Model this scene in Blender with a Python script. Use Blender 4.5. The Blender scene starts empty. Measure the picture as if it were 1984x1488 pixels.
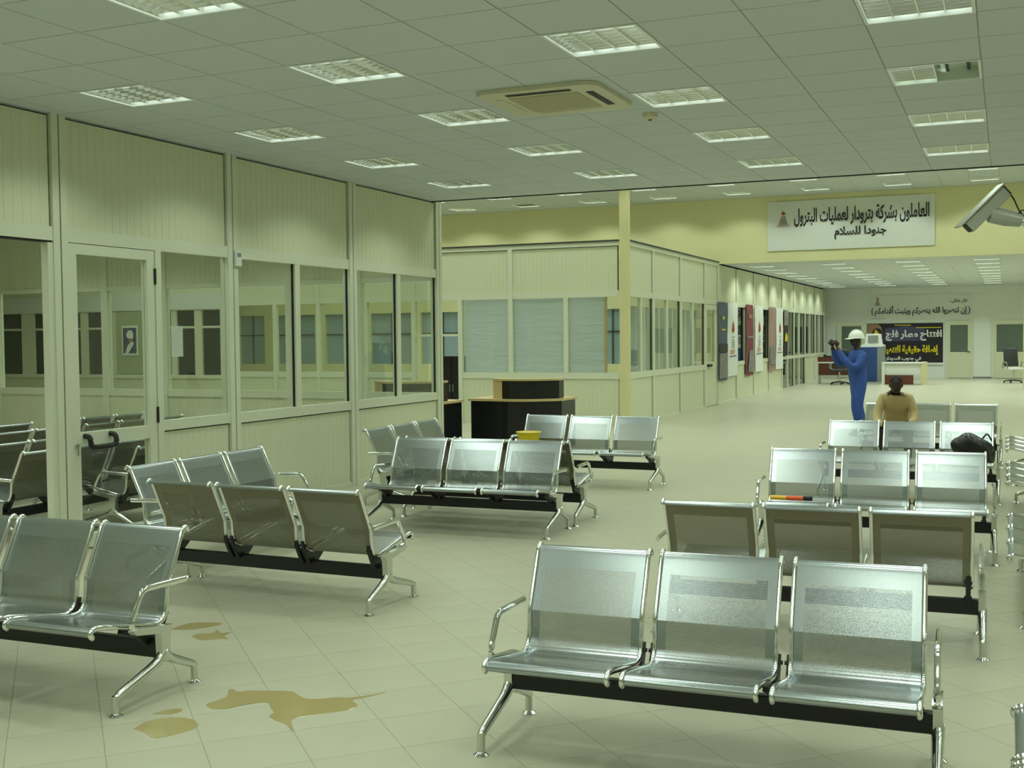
import bpy, bmesh, math, random
from mathutils import Vector, Matrix
random.seed(7)
R = math.radians
PI = math.pi
SC = bpy.context.scene
COL = SC.collection

# ------------------------------------------------------------------ camera
FPX = 2222.2
YAW, PITCH, ROLL = 23.3487, 2.3055, 0.5423
cam_d = bpy.data.cameras.new('camera')
cam_d.sensor_fit = 'HORIZONTAL'
cam_d.sensor_width = 36.0
cam_d.lens = 36.0 * FPX / 1984.0
cam_d.clip_end = 200
cam = bpy.data.objects.new('camera', cam_d)
COL.objects.link(cam)
_cy, _sy, _cp, _sp = math.cos(R(YAW)), math.sin(R(YAW)), math.cos(R(PITCH)), math.sin(R(PITCH))
_f = Vector((-_sy * _cp, _cy * _cp, -_sp))
_r = Vector((_cy, _sy, 0))
_d = _f.cross(_r)
_r2 = math.cos(R(ROLL)) * _r + math.sin(R(ROLL)) * _d
_d2 = -math.sin(R(ROLL)) * _r + math.cos(R(ROLL)) * _d
cam.matrix_world = Matrix(((_r2.x, -_d2.x, -_f.x, 0), (_r2.y, -_d2.y, -_f.y, 0), (_r2.z, -_d2.z, -_f.z, 1.7), (0, 0, 0, 1)))
SC.camera = cam

# ------------------------------------------------------------------ world, exposure
w = bpy.data.worlds.new('night')
SC.world = w
w.use_nodes = True
w.node_tree.nodes['Background'].inputs[0].default_value = (0.01, 0.012, 0.02, 1)
w.node_tree.nodes['Background'].inputs[1].default_value = 0.3
SC.view_settings.view_transform = 'Standard'
SC.view_settings.look = 'None'
SC.view_settings.gamma = 1.0
SC.view_settings.use_curve_mapping = False
SC.view_settings.exposure = 0.0
SC.cycles.transparent_max_bounces = 14
SC.cycles.max_bounces = 7
SC.cycles.diffuse_bounces = 4
SC.cycles.glossy_bounces = 4
SC.cycles.sample_clamp_indirect = 6.0
SC.cycles.adaptive_threshold = 0.04
LAMP_W = 10.6                       # watts of one louvred luminaire
LAMP_COL = (0.87, 1.0, 0.86)        # greenish fluorescent tubes
LAMP_CUT = (64.5, 55.0)            # louvre cut-off: dark above the first angle, full below the second

# ------------------------------------------------------------------ materials
def srgb(r, g, b):
    f = lambda c: (c / 255) / 12.92 if c / 255 <= .04045 else ((c / 255 + .055) / 1.055) ** 2.4
    return (f(r), f(g), f(b), 1)

def mat(name, col, rough=.5, metal=0., var=0., scale=6., bump=0., bscale=200., spec=.5, emit=0.):
    m = bpy.data.materials.new(name)
    m.use_nodes = True
    nt = m.node_tree
    b = nt.nodes['Principled BSDF']
    b.inputs['Base Color'].default_value = col
    b.inputs['Roughness'].default_value = rough
    b.inputs['Metallic'].default_value = metal
    b.inputs['Specular IOR Level'].default_value = spec
    if emit:
        b.inputs['Emission Color'].default_value = col
        b.inputs['Emission Strength'].default_value = emit
    tc = nt.nodes.new('ShaderNodeTexCoord')
    if var:
        n = nt.nodes.new('ShaderNodeTexNoise')
        n.inputs['Scale'].default_value = scale
        n.inputs['Detail'].default_value = 5
        nt.links.new(tc.outputs['Object'], n.inputs['Vector'])
        mp = nt.nodes.new('ShaderNodeMapRange')
        mp.inputs[3].default_value = 1 - var
        mp.inputs[4].default_value = 1 + var
        nt.links.new(n.outputs[0], mp.inputs[0])
        mx = nt.nodes.new('ShaderNodeMix')
        mx.data_type = 'RGBA'
        mx.blend_type = 'MULTIPLY'
        mx.inputs[0].default_value = 1
        mx.inputs[6].default_value = col
        nt.links.new(mp.outputs[0], mx.inputs[7])
        nt.links.new(mx.outputs[2], b.inputs['Base Color'])
    if bump:
        n = nt.nodes.new('ShaderNodeTexNoise')
        n.inputs['Scale'].default_value = bscale
        nt.links.new(tc.outputs['Object'], n.inputs['Vector'])
        bp = nt.nodes.new('ShaderNodeBump')
        bp.inputs['Strength'].default_value = bump
        bp.inputs['Distance'].default_value = .002
        nt.links.new(n.outputs[0], bp.inputs['Height'])
        nt.links.new(bp.outputs[0], b.inputs['Normal'])
    return m

def glass_mat(name, tint=(.93, .95, .92, 1), rough=.0, ior=1.45):
    m = bpy.data.materials.new(name)
    m.use_nodes = True
    nt = m.node_tree
    nt.nodes.clear()
    o = nt.nodes.new('ShaderNodeOutputMaterial')
    t = nt.nodes.new('ShaderNodeBsdfTransparent')
    t.inputs[0].default_value = tint
    g = nt.nodes.new('ShaderNodeBsdfGlossy')
    g.inputs['Roughness'].default_value = rough
    lw = nt.nodes.new('ShaderNodeLayerWeight')
    lw.inputs[0].default_value = .5
    pw = nt.nodes.new('ShaderNodeMath'); pw.operation = 'POWER'; pw.inputs[1].default_value = 5
    ma = nt.nodes.new('ShaderNodeMath'); ma.operation = 'MULTIPLY_ADD'; ma.inputs[1].default_value = .96; ma.inputs[2].default_value = .04
    nt.links.new(lw.outputs['Facing'], pw.inputs[0])
    nt.links.new(pw.outputs[0], ma.inputs[0])
    fr = ma
    mx = nt.nodes.new('ShaderNodeMixShader')
    nt.links.new(fr.outputs[0], mx.inputs[0])
    nt.links.new(t.outputs[0], mx.inputs[1])
    nt.links.new(g.outputs[0], mx.inputs[2])
    nt.links.new(mx.outputs[0], o.inputs[0])
    return m

def perforated(name, col, metal, rough):
    """sheet steel with staggered round holes (UV in metres), plain border"""
    m = bpy.data.materials.new(name)
    m.use_nodes = True
    nt = m.node_tree
    N, L = nt.nodes, nt.links
    b = N['Principled BSDF']
    b.inputs['Base Color'].default_value = col
    b.inputs['Metallic'].default_value = metal
    b.inputs['Roughness'].default_value = rough
    out = N['Material Output']
    uv = N.new('ShaderNodeUVMap')
    sp = N.new('ShaderNodeSeparateXYZ')
    L.new(uv.outputs[0], sp.inputs[0])
    def M(op, a, bb=None):
        n = N.new('ShaderNodeMath')
        n.operation = op
        for i, v in enumerate((a, bb)):
            if v is None:
                continue
            if isinstance(v, (int, float)):
                n.inputs[i].default_value = v
            else:
                L.new(v, n.inputs[i])
        return n.outputs[0]
    u, v = sp.outputs[0], sp.outputs[1]
    P = 0.0062
    def dots(ou, ov):
        a = M('SUBTRACT', M('FRACT', M('ADD', M('DIVIDE', u, P), ou)), .5)
        c = M('MULTIPLY', M('SUBTRACT', M('FRACT', M('ADD', M('DIVIDE', v, P * 1.732), ov)), .5), 1.732)
        return M('LESS_THAN', M('ADD', M('MULTIPLY', a, a), M('MULTIPLY', c, c)), .30 ** 2)
    h = M('MAXIMUM', dots(0, 0), dots(.5, .5))
    ins = M('MULTIPLY', M('GREATER_THAN', u, .05), M('LESS_THAN', u, .463))
    ins = M('MULTIPLY', ins, M('MULTIPLY', M('GREATER_THAN', v, .07), M('LESS_THAN', v, .895)))
    fac = M('MULTIPLY', h, ins)
    tr = N.new('ShaderNodeBsdfTransparent')
    mx = N.new('ShaderNodeMixShader')
    L.new(fac, mx.inputs[0])
    L.new(b.outputs[0], mx.inputs[1])
    L.new(tr.outputs[0], mx.inputs[2])
    L.new(mx.outputs[0], out.inputs[0])
    return m

def sheet_mat(name):
    """wrinkled translucent plastic film"""
    m = bpy.data.materials.new(name)
    m.use_nodes = True
    nt = m.node_tree
    nt.nodes.clear()
    N, L = nt.nodes, nt.links
    o = N.new('ShaderNodeOutputMaterial')
    d = N.new('ShaderNodeBsdfDiffuse')
    d.inputs[0].default_value = (.80, .86, .90, 1)
    t = N.new('ShaderNodeBsdfTranslucent')
    t.inputs[0].default_value = (.80, .86, .92, 1)
    tp = N.new('ShaderNodeBsdfTransparent')
    g = N.new('ShaderNodeBsdfGlossy')
    g.inputs['Roughness'].default_value = .25
    tc = N.new('ShaderNodeTexCoord')
    mp = N.new('ShaderNodeMapping')
    mp.inputs['Rotation'].default_value = (0, R(-22), 0)
    mp.inputs['Scale'].default_value = (1.0, 1, 7)
    ns = N.new('ShaderNodeTexNoise')
    ns.inputs['Scale'].default_value = 1.6
    ns.inputs['Detail'].default_value = 3
    bp = N.new('ShaderNodeBump')
    bp.inputs['Strength'].default_value = .9
    bp.inputs['Distance'].default_value = .08
    L.new(tc.outputs['Object'], mp.inputs[0])
    L.new(mp.outputs[0], ns.inputs['Vector'])
    L.new(ns.outputs[0], bp.inputs['Height'])
    for s in (d, t, g):
        L.new(bp.outputs[0], s.inputs['Normal'])
    a = N.new('ShaderNodeMixShader'); a.inputs[0].default_value = .45
    L.new(d.outputs[0], a.inputs[1]); L.new(t.outputs[0], a.inputs[2])
    c = N.new('ShaderNodeMixShader'); c.inputs[0].default_value = .08
    L.new(a.outputs[0], c.inputs[1]); L.new(g.outputs[0], c.inputs[2])
    e = N.new('ShaderNodeMixShader'); e.inputs[0].default_value = .15
    L.new(c.outputs[0], e.inputs[1]); L.new(tp.outputs[0], e.inputs[2])
    L.new(e.outputs[0], o.inputs[0])
    return m

M = dict(
    panel=mat('cream_panel', (.66, .68, .49, 1), .42, var=.02, scale=2),
    frame=mat('cream_aluminium', (.67, .70, .55, 1), .35),
    gasket=mat('black_gasket', (.012, .012, .01, 1), .6),  # black of gaskets and fittings, also painted shade in the panel gaps
    yellow=mat('yellow_wall_paint', (.78, .75, .43, 1), .6, var=.02, scale=1.5),
    column=mat('column_paint', (.66, .62, .33, 1), .5),
    white_wall=mat('white_wall_paint', (.76, .80, .74, 1), .6),
    tile=mat('ceiling_tile', (.60, .645, .645, 1), .9, bump=.35, bscale=260, var=.02, scale=3),
    tgrid=mat('ceiling_grid', (.42, .42, .33, 1), .6),
    floor_tile=mat('floor_tile', (.475, .46, .345, 1), .33, var=.075, scale=1.6, spec=.4),
    joint=mat('floor_joint', (.41, .40, .295, 1), .8),
    dark=mat('dark_edge', (.01, .01, .01, 1), .5),
    chrome=mat('chrome', (.80, .82, .80, 1), .09, 1.0),
    castalu=mat('cast_aluminium', (.66, .68, .64, 1), .22, 1.0),
    sheet=perforated('perforated_steel', (.385, .425, .43, 1), .88, .25),
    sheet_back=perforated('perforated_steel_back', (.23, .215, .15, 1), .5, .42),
    seam=mat('brown_seam', (.10, .085, .035, 1), .7),  # brown painted as the shade in the side wall's gaps
    beam=mat('black_steel', (.008, .008, .009, 1), .4),
    alu=mat('mirror_louver', (.86, .88, .88, 1), .13, 1.0),
    lum_white=mat('luminaire_white', (.8, .82, .78, 1), .4),
    lum_back=mat('luminaire_back', (.62, .70, .58, 1), .5),
    tube=mat('fluorescent_tube', (.88, 1.0, .92, 1), .5, emit=7.5),
    glass=glass_mat('clear_glass'),
    night=mat('night_window', (.008, .010, .012, 1), .06),
    paleblind=mat('pale_blue_blind', (.50, .58, .58, 1), .6),
    blind=mat('blue_grey_blind', (.27, .36, .40, 1), .55),
    bluepane=mat('frosted_blue_glass', (.30, .40, .44, 1), .3),
    film=sheet_mat('plastic_film'),
    wood=mat('light_beech', (.62, .48, .24, 1), .4, var=.06, scale=12),
    brown=mat('mahogany', (.12, .035, .018, 1), .4, var=.1, scale=9),
    blackfab=mat('black_laminate', (.010, .010, .011, 1), .3),
    white=mat('white_plastic', (.70, .73, .68, 1), .4),
    grey=mat('grey_plastic', (.25, .27, .25, 1), .5),
    dgrey=mat('dark_grey', (.05, .05, .05, 1), .5),
    blue=mat('blue_sheet_metal', (.02, .06, .22, 1), .4),
    bluecloth=mat('blue_coverall', (.028, .075, .30, 1), .85, var=.12, scale=14, bump=.4, bscale=60),
    tancloth=mat('tan_shirt', (.56, .44, .22, 1), .85, var=.12, scale=14, bump=.4, bscale=60),
    darkcloth=mat('dark_trousers', (.02, .018, .016, 1), .9),
    skin=mat('dark_skin', (.035, .018, .011, 1), .5),
    hair=mat('black_hair', (.006, .005, .005, 1), .8),
    hat=mat('white_helmet', (.78, .82, .74, 1), .35),
    shoe=mat('black_shoe', (.008, .008, .008, 1), .4),
    ac=mat('ac_casing', (.62, .59, .42, 1), .45),
    yplastic=mat('yellow_plastic', (.80, .62, .01, 1), .35),
    red=mat('red_print', (.42, .03, .02, 1), .5),
    orange=mat('orange_plastic', (.85, .12, .03, 1), .4),
    oyellow=mat('yellow_orange', (.85, .50, .04, 1), .4),
    navy=mat('navy_print', (.012, .010, .05, 1), .6),
    inkblack=mat('black_print', (.012, .010, .018, 1), .5),
    banner=mat('white_banner_cloth', (.74, .77, .72, 1), .7, var=.02, scale=2),
    printwhite=mat('white_print', (.75, .76, .74, 1), .6),
    printyellow=mat('yellow_print', (.75, .62, .01, 1), .6),
    lpurple=mat('purple_print', (.06, .06, .14, 1), .5),
    tanprint=mat('tan_print', (.30, .18, .10, 1), .5),
    maroon=mat('maroon_print', (.19, .035, .05, 1), .6, var=.3, scale=3),
    pinkprint=mat('pinkish_print', (.34, .22, .19, 1), .6, var=.3, scale=3),
    blueprint=mat('slate_blue_print', (.075, .10, .16, 1), .6, var=.2, scale=3),
    greyprint=mat('grey_photo_print', (.22, .20, .20, 1), .6, var=.6, scale=6),
    pinkblob=mat('salmon_print', (.62, .34, .25, 1), .6),
    greyink=mat('grey_print', (.25, .25, .27, 1), .6),
    puddle=mat('tea_stain', (.40, .335, .15, 1), .12, var=.06, scale=9),
    camgrey=mat('cctv_casing', (.42, .45, .38, 1), .4, .3),
    office=mat('black_leather', (.03, .03, .032, 1), .45),
    greenpane=mat('grey_green_glass', (.13, .17, .14, 1), .12),
    paper=mat('paper', (.75, .78, .74, 1), .7),
)

M['tube'].cycles.emission_sampling = 'NONE'      # the area light of each fitting does the lighting

# ------------------------------------------------------------------ mesh helpers
def box(bm, x0, x1, y0, y1, z0, z1):
    v = [bm.verts.new(p) for p in ((x0, y0, z0), (x1, y0, z0), (x1, y1, z0), (x0, y1, z0), (x0, y0, z1), (x1, y0, z1), (x1, y1, z1), (x0, y1, z1))]
    return [bm.faces.new([v[i] for i in q]) for q in ((0, 3, 2, 1), (4, 5, 6, 7), (0, 1, 5, 4), (1, 2, 6, 5), (2, 3, 7, 6), (3, 0, 4, 7))]

def frame_at(t, up=Vector((0, 0, 1))):
    t = t.normalized()
    if abs(t.dot(up)) > .98:
        up = Vector((0, 1, 0))
    a = t.cross(up).normalized()
    return a, a.cross(t).normalized()

def tube(bm, pts, rad, seg=10, flat=1.0, up=Vector((0, 0, 1)), cap=True):
    """swept tube; rad a number or a list; flat scales the second axis"""
    pts = [Vector(p) for p in pts]
    n = len(pts)
    rads = rad if isinstance(rad, (list, tuple)) else [rad] * n
    rings = []
    for i, p in enumerate(pts):
        t = (pts[min(i + 1, n - 1)] - pts[max(i - 1, 0)])
        a, b = frame_at(t, up)
        rings.append([bm.verts.new(p + a * math.cos(2 * PI * k / seg) * rads[i] + b * math.sin(2 * PI * k / seg) * rads[i] * flat) for k in range(seg)])
    for i in range(n - 1):
        for k in range(seg):
            bm.faces.new((rings[i][k], rings[i][(k + 1) % seg], rings[i + 1][(k + 1) % seg], rings[i + 1][k]))
    if cap:
        bm.faces.new(list(reversed(rings[0])))
        bm.faces.new(rings[-1])

def smooth_path(pts, n=6):
    """Catmull-Rom through points"""
    P = [Vector(p) for p in pts]
    out = []
    for i in range(len(P) - 1):
        p0, p1, p2, p3 = P[max(i - 1, 0)], P[i], P[i + 1], P[min(i + 2, len(P) - 1)]
        for k in range(n):
            t = k / n
            out.append(.5 * ((2 * p1) + (-p0 + p2) * t + (2 * p0 - 5 * p1 + 4 * p2 - p3) * t * t + (-p0 + 3 * p1 - 3 * p2 + p3) * t ** 3))
    out.append(P[-1])
    return out

def lathe(bm, prof, c=(0, 0, 0), seg=20):
    rings = []
    for r, z in prof:
        rings.append([bm.verts.new((c[0] + r * math.cos(2 * PI * k / seg), c[1] + r * math.sin(2 * PI * k / seg), c[2] + z)) for k in range(seg)])
    for i in range(len(rings) - 1):
        for k in range(seg):
            bm.faces.new((rings[i][k], rings[i][(k + 1) % seg], rings[i + 1][(k + 1) % seg], rings[i + 1][k]))
    bm.faces.new(list(reversed(rings[0])))
    bm.faces.new(rings[-1])

def prism(bm, poly, z0, z1):
    """vertical prism over an xy polygon"""
    a = [bm.verts.new((x, y, z0)) for x, y in poly]
    b = [bm.verts.new((x, y, z1)) for x, y in poly]
    bm.faces.new(list(reversed(a)))
    bm.faces.new(b)
    n = len(poly)
    for i in range(n):
        bm.faces.new((a[i], a[(i + 1) % n], b[(i + 1) % n], b[i]))

def plate_yz(bm, poly, x0, x1):
    a = [bm.verts.new((x0, y, z)) for y, z in poly]
    b = [bm.verts.new((x1, y, z)) for y, z in poly]
    bm.faces.new(a)
    bm.faces.new(list(reversed(b)))
    n = len(poly)
    for i in range(n):
        bm.faces.new((a[(i + 1) % n], a[i], b[i], b[(i + 1) % n]))

def plate_xz(bm, poly, y0, y1):
    a = [bm.verts.new((x, y0, z)) for x, z in poly]
    b = [bm.verts.new((x, y1, z)) for x, z in poly]
    bm.faces.new(a)
    bm.faces.new(list(reversed(b)))
    n = len(poly)
    for i in range(n):
        bm.faces.new((a[(i + 1) % n], a[i], b[i], b[(i + 1) % n]))

def mesh(name, bm, m, smooth=False, auto=True):
    bmesh.ops.recalc_face_normals(bm, faces=bm.faces[:])
    me = bpy.data.meshes.new(name)
    bm.to_mesh(me)
    bm.free()
    if m is not None:
        for mm in (m if isinstance(m, (list, tuple)) else [m]):
            me.materials.append(mm)
    if smooth:
        for p in me.polygons:
            p.use_smooth = True
        if auto:
            try:
                me.set_sharp_from_angle(angle=R(40))
            except Exception:
                pass
    return me

def link(name, me, parent=None, loc=None, rot=None):
    o = bpy.data.objects.new(name, me)
    COL.objects.link(o)
    if parent is not None:
        o.parent = parent
    if loc is not None:
        o.location = loc
    if rot is not None:
        o.rotation_euler = rot
    return o

def obj(name, bm, m, parent=None, smooth=False, loc=None, rot=None):
    return link(name, mesh(name, bm, m, smooth), parent, loc, rot)

def BX(name, m, parent, *b, bevel=0.):
    bm = bmesh.new()
    box(bm, *b)
    if bevel:
        bmesh.ops.bevel(bm, geom=bm.edges[:], offset=bevel, segments=2, affect='EDGES', profile=.5)
    return obj(name, bm, m, parent)

def tag(o, label=None, cat=None, group=None, kind=None):
    if label: o['label'] = label
    if cat: o['category'] = cat
    if group: o['group'] = group
    if kind: o['kind'] = kind
    return o

def thing(name, label, cat, loc=(0, 0, 0), rz=0., group=None, kind=None):
    o = bpy.data.objects.new(name, None)
    o.empty_display_size = .1
    COL.objects.link(o)
    o.location = loc
    o.rotation_euler = (0, 0, rz)
    return tag(o, label, cat, group, kind)

def copy_tree(o, parent=None):
    c = o.copy()
    COL.objects.link(c)
    if parent is not None:
        c.parent = parent
    for ch in list(o.children):
        copy_tree(ch, c)
    return c

ORD = ['first', 'second', 'third', 'fourth', 'fifth', 'sixth', 'seventh', 'eighth', 'ninth', 'tenth', 'eleventh', 'twelfth', 'thirteenth', 'fourteenth']

# ------------------------------------------------------------------ Arabic lettering (presentation forms, laid out right to left)
FORMS = {'ا': (0xFE8D, 0xFE8E), 'أ': (0xFE83, 0xFE84), 'إ': (0xFE87, 0xFE88), 'د': (0xFEA9, 0xFEAA), 'ر': (0xFEAD, 0xFEAE), 'و': (0xFEED, 0xFEEE), 'ة': (0xFE93, 0xFE94), 'ى': (0xFEEF, 0xFEF0),
         'ب': (0xFE8F,), 'ت': (0xFE95,), 'ث': (0xFE99,), 'ج': (0xFE9D,), 'ح': (0xFEA1,), 'س': (0xFEB1,), 'ش': (0xFEB5,), 'ص': (0xFEB9,), 'ض': (0xFEBD,), 'ط': (0xFEC1,), 'ع': (0xFEC9,),
         'ف': (0xFED1,), 'ق': (0xFED5,), 'ك': (0xFED9,), 'ل': (0xFEDD,), 'م': (0xFEE1,), 'ن': (0xFEE5,), 'ه': (0xFEE9,), 'ي': (0xFEF1,)}

def shape_ar(s):
    out = []
    i = 0
    prev_joins = False
    while i < len(s):
        c = s[i]
        if c not in FORMS:
            out.append({'(': ')', ')': '('}.get(c, c))
            prev_joins = False
            i += 1
            continue
        if c == 'ل' and i + 1 < len(s) and s[i + 1] in 'اأإ':
            base = {'ا': 0xFEFB, 'أ': 0xFEF7, 'إ': 0xFEF9}[s[i + 1]]
            out.append(chr(base + (1 if prev_joins else 0)))
            prev_joins = False
            i += 2
            continue
        f = FORMS[c]
        dual = len(f) == 1
        nxt = i + 1 < len(s) and s[i + 1] in FORMS
        if dual:
            code = f[0] + (3 if prev_joins and nxt else 1 if prev_joins else 2 if nxt else 0)
            prev_joins = nxt
        else:
            code = f[1] if prev_joins else f[0]
            prev_joins = False
        out.append(chr(code))
        i += 1
    return ''.join(reversed(out))

def lettering(name, body, m, parent, x0, x1, z0, z1, y, axis='X', embolden=.0, depth=.004):
    """text fitted into a rectangle on a vertical plane; axis X faces -Y, axis Y faces +X"""
    cu = bpy.data.curves.new(name, 'FONT')
    cu.body = shape_ar(body)
    cu.extrude = .0
    cu.offset = embolden
    t = bpy.data.objects.new(name, cu)
    COL.objects.link(t)
    bpy.context.view_layer.update()
    me = bpy.data.meshes.new_from_object(t.evaluated_get(bpy.context.evaluated_depsgraph_get()))
    bpy.data.objects.remove(t)
    bpy.data.curves.remove(cu)
    me.name = name
    xs = [v.co.x for v in me.vertices]
    ys = [v.co.y for v in me.vertices]
    ax, bx_, ay, by = min(xs), max(xs), min(ys), max(ys)
    for v in me.vertices:
        u = (v.co.x - ax) / (bx_ - ax)
        q = (v.co.y - ay) / (by - ay)
        s, z = x0 + u * (x1 - x0), z0 + q * (z1 - z0)
        v.co = (s, y, z) if axis == 'X' else (y, s, z)
    me.materials.clear()
    me.materials.append(m)
    o = link(name, me, parent)
    return o

# ================================================================== STRUCTURE
XR, YR, YF = 4.8, -4.0, 46.7            # right wall, rear wall, far wall
PX = -6.95                              # glazed partition beside the hall
SX = -6.60                              # long glazed wall further back
YE = 13.5                               # edge of the low ceiling
YP = 20.75                              # front of the rear office
YB = 28.19                              # yellow wall with the banner
XL2, XLA = -23.0, -14.9
HC, HC2 = 3.5, 5.06

# ---- floor with tiles laid on the diagonal
bm = bmesh.new()
box(bm, XL2, XR, YR, YF, -.12, -.004)
floor = tag(obj('floor', bm, M['joint']), 'beige tiled floor of the waiting hall', 'floor', kind='structure')
FT = .385
hw = FT / 2 - .0009
bm = bmesh.new()
box(bm, -hw, hw, -hw, hw, -.0045, 0)
ft_mesh = mesh('floor_tile', bm, M['floor_tile'])
S2 = math.sqrt(.5)
A0, B0 = 1.30 * S2, 7.53 * S2           # one joint line: x+y = 1.30, y-x = 7.53
near, rest = [], []
def visible_xy(x, y, z=0., mx=40):
    d = Vector((x, y, z - 1.7))
    zc = d.dot(_f)
    if zc < .5:
        return False
    px, py = 992 + FPX * d.dot(_r2) / zc, 744 + FPX * d.dot(_d2) / zc
    return -mx < px < 1984 + mx and -mx < py < 1488 + mx
for i in range(-80, 80):
    for j in range(-80, 80):
        a, b = A0 + (i + .5) * FT, B0 + (j + .5) * FT
        x, y = (a - b) * S2, (a + b) * S2
        if not (-14.6 < x < XR - .3 and YR + .3 < y < 15.5):
            continue
        if visible_xy(x, y) and x > PX + .15:
            near.append((math.hypot(x, y), x, y))
        else:
            rest.append((x, y))
near.sort()
for k, (d, x, y) in enumerate(near):
    if k < 300:
        link('floor_tile', ft_mesh, floor, (x, y, 0), (0, 0, PI / 4))
    else:
        rest.append((x, y))
bm = bmesh.new()
q = hw * math.sqrt(2)
for x, y in rest:
    v = [bm.verts.new(p) for p in ((x, y - q, 0), (x + q, y, 0), (x, y + q, 0), (x - q, y, 0))]
    bm.faces.new(v)
tag(obj('floor_tiling', bm, M['floor_tile'], floor), kind='stuff')
bm = bmesh.new()
box(bm, XL2, XR, 15.2, YF, -.0045, -.0006)
box(bm, XL2, -14.3, YR, 15.2, -.0045, -.0006)
tag(obj('floor_tiling', bm, M['floor_tile'], floor), kind='stuff')

# ---- outer walls
def wall(name, label, m, *b):
    bm = bmesh.new()
    box(bm, *b)
    return tag(obj(name, bm, m), label, 'wall', kind='structure')
wall('wall_right', 'plain cream wall on the right side of the hall', M['panel'], XR, XR + .15, YR, YF, 0, HC2 + .1)
wall('wall_rear', 'plain cream wall behind the viewer', M['panel'], PX + .06, XR, YR - .15, YR, 0, HC)
wall('wall_rear', 'plain cream wall behind the viewer in the side room', M['panel'], XLA, PX - .06, YR - .15, YR, 0, HC)
wall('wall_left', 'cream far left wall of the side waiting room', M['panel'], XLA - .15, XLA, YR, 13.58, 0, HC)
wall('wall_left', 'cream far left wall behind the reception area', M['panel'], XL2 - .15, XL2, 13.7, YB, 0, HC2)
wf = wall('wall_far', 'white end wall at the far end of the hall', M['white_wall'], SX - .1, XR, YF, YF + .15, 0, HC)
wall('wall_bulkhead', 'bulkhead above the edge of the low ceiling', M['yellow'], XL2, XR, YE, YE + .08, HC + .06, HC2)
bm = bmesh.new()
box(bm, PX, XR, YE - .02, YE, HC - .012, HC + .06)
tag(obj('trim_1', bm, M['dark']), 'thin black edge strip where the low ceiling stops', 'trim', kind='structure')
# yellow wall: beam over the opening, solid wall behind the rear office (with window openings)
wall('wall_back', 'tall yellow wall above the opening with the banner', M['yellow'], SX, XR, YB, YB + .2, 3.48, HC2)
wb = thing('wall_back', 'yellow back wall of the rear office with blue windows', 'wall', kind='structure')
wins = [(-21.0, -20.1), (-19.7, -18.35), (-18.0, -16.75), (-16.5, -15.2), (-14.9, -13.6), (-12.3, -11.0), (-10.0, -8.7)]
bm = bmesh.new()
box(bm, XL2, SX, YB, YB + .2, 2.42, HC2)
box(bm, XL2, SX, YB, YB + .2, 0, 1.0)
xs = [XL2] + [v for ab in wins for v in ab] + [SX]
for a, b in zip(xs[::2], xs[1::2]):
    box(bm, a, b, YB, YB + .2, 1.0, 2.42)
obj('wall_body', bm, M['yellow'], wb)
for n, (a, b) in enumerate(wins):
    BX('window_pane', M['bluepane'], wb, a, b, YB + .09, YB + .11, 1.0, 2.42)
    bm = bmesh.new()
    box(bm, a, b, YB + .06, YB + .09, 1.82, 1.86)
    box(bm, (a + b) / 2 - .02, (a + b) / 2 + .02, YB + .06, YB + .09, 1.0, 2.42)
    obj('window_bar', bm, M['dgrey'], wb)

# ---- ceilings
GX, GY = -.17, 5.21
def ceil_part(name, label, x0, x1, y0, y1, z, lights, individual=None):
    bm = bmesh.new()
    box(bm, x0, x1, y0, y1, z + .12, z + .22)
    c = tag(obj(name, bm, M['tgrid']), label, 'ceiling', kind='structure')
    bm_t, bm_g = bmesh.new(), bmesh.new()
    i0, i1 = math.floor((x0 - GX) / .6), math.ceil((x1 - GX) / .6)
    j0, j1 = math.floor((y0 - GY) / .6), math.ceil((y1 - GY) / .6)
    g = .005
    bmf = bmesh.new()
    box(bmf, -.3 + g, .3 - g, -.3 + g, .3 - g, 0, .012)
    full = mesh('ceiling_tile', bmf, M['tile'])
    for i in range(i0, i1):
        for j in range(j0, j1):
            a, b = GX + .6 * i, GX + .6 * i + .6
            e, f = GY + .6 * j, GY + .6 * j + .6
            ca, cb, ce, cf = max(a, x0), min(b, x1), max(e, y0), min(f, y1)
            if cb - ca < .05 or cf - ce < .05:
                continue
            if (i, j) in lights:
                continue
            if individual and individual((ca + cb) / 2, (ce + cf) / 2):
                if cb - ca > .59 and cf - ce > .59:
                    link('ceiling_tile', full, c, ((a + b) / 2, (e + f) / 2, z))
                else:
                    BX('ceiling_tile', M['tile'], c, ca + g, cb - g, ce + g, cf - g, z, z + .012)
            else:
                box(bm_t, ca + g, cb - g, ce + g, cf - g, z, z + .012)
    for i in range(i0, i1 + 1):
        x = GX + .6 * i
        if x0 < x < x1:
            box(bm_g, x - .012, x + .012, y0, y1, z + .004, z + .03)
    for j in range(j0, j1 + 1):
        y = GY + .6 * j
        if y0 < y < y1:
            box(bm_g, x0, x1, y - .012, y + .012, z + .005, z + .031)
    obj('ceiling_grid', bm_g, M['tgrid'], c)
    if len(bm_t.faces):
        tag(obj('ceiling_tiling', bm_t, M['tile'], c), kind='stuff')
    return c

# tile columns that carry luminaires: left edge x = -.77 - 1.8 k  -> grid index
def colx(k): return -1 - 3 * k          # k = 0 is the column straight ahead
def rowj(k): return -1 + 3 * k          # far edge y = 5.21 + 1.8 k
hall_l = {(colx(k), rowj(r)) for k in range(-2, 4) for r in range(-4, 5)}
side_l = {(colx(k), rowj(r)) for k in range(4, 8) for r in range(-3, 5)}
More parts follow.
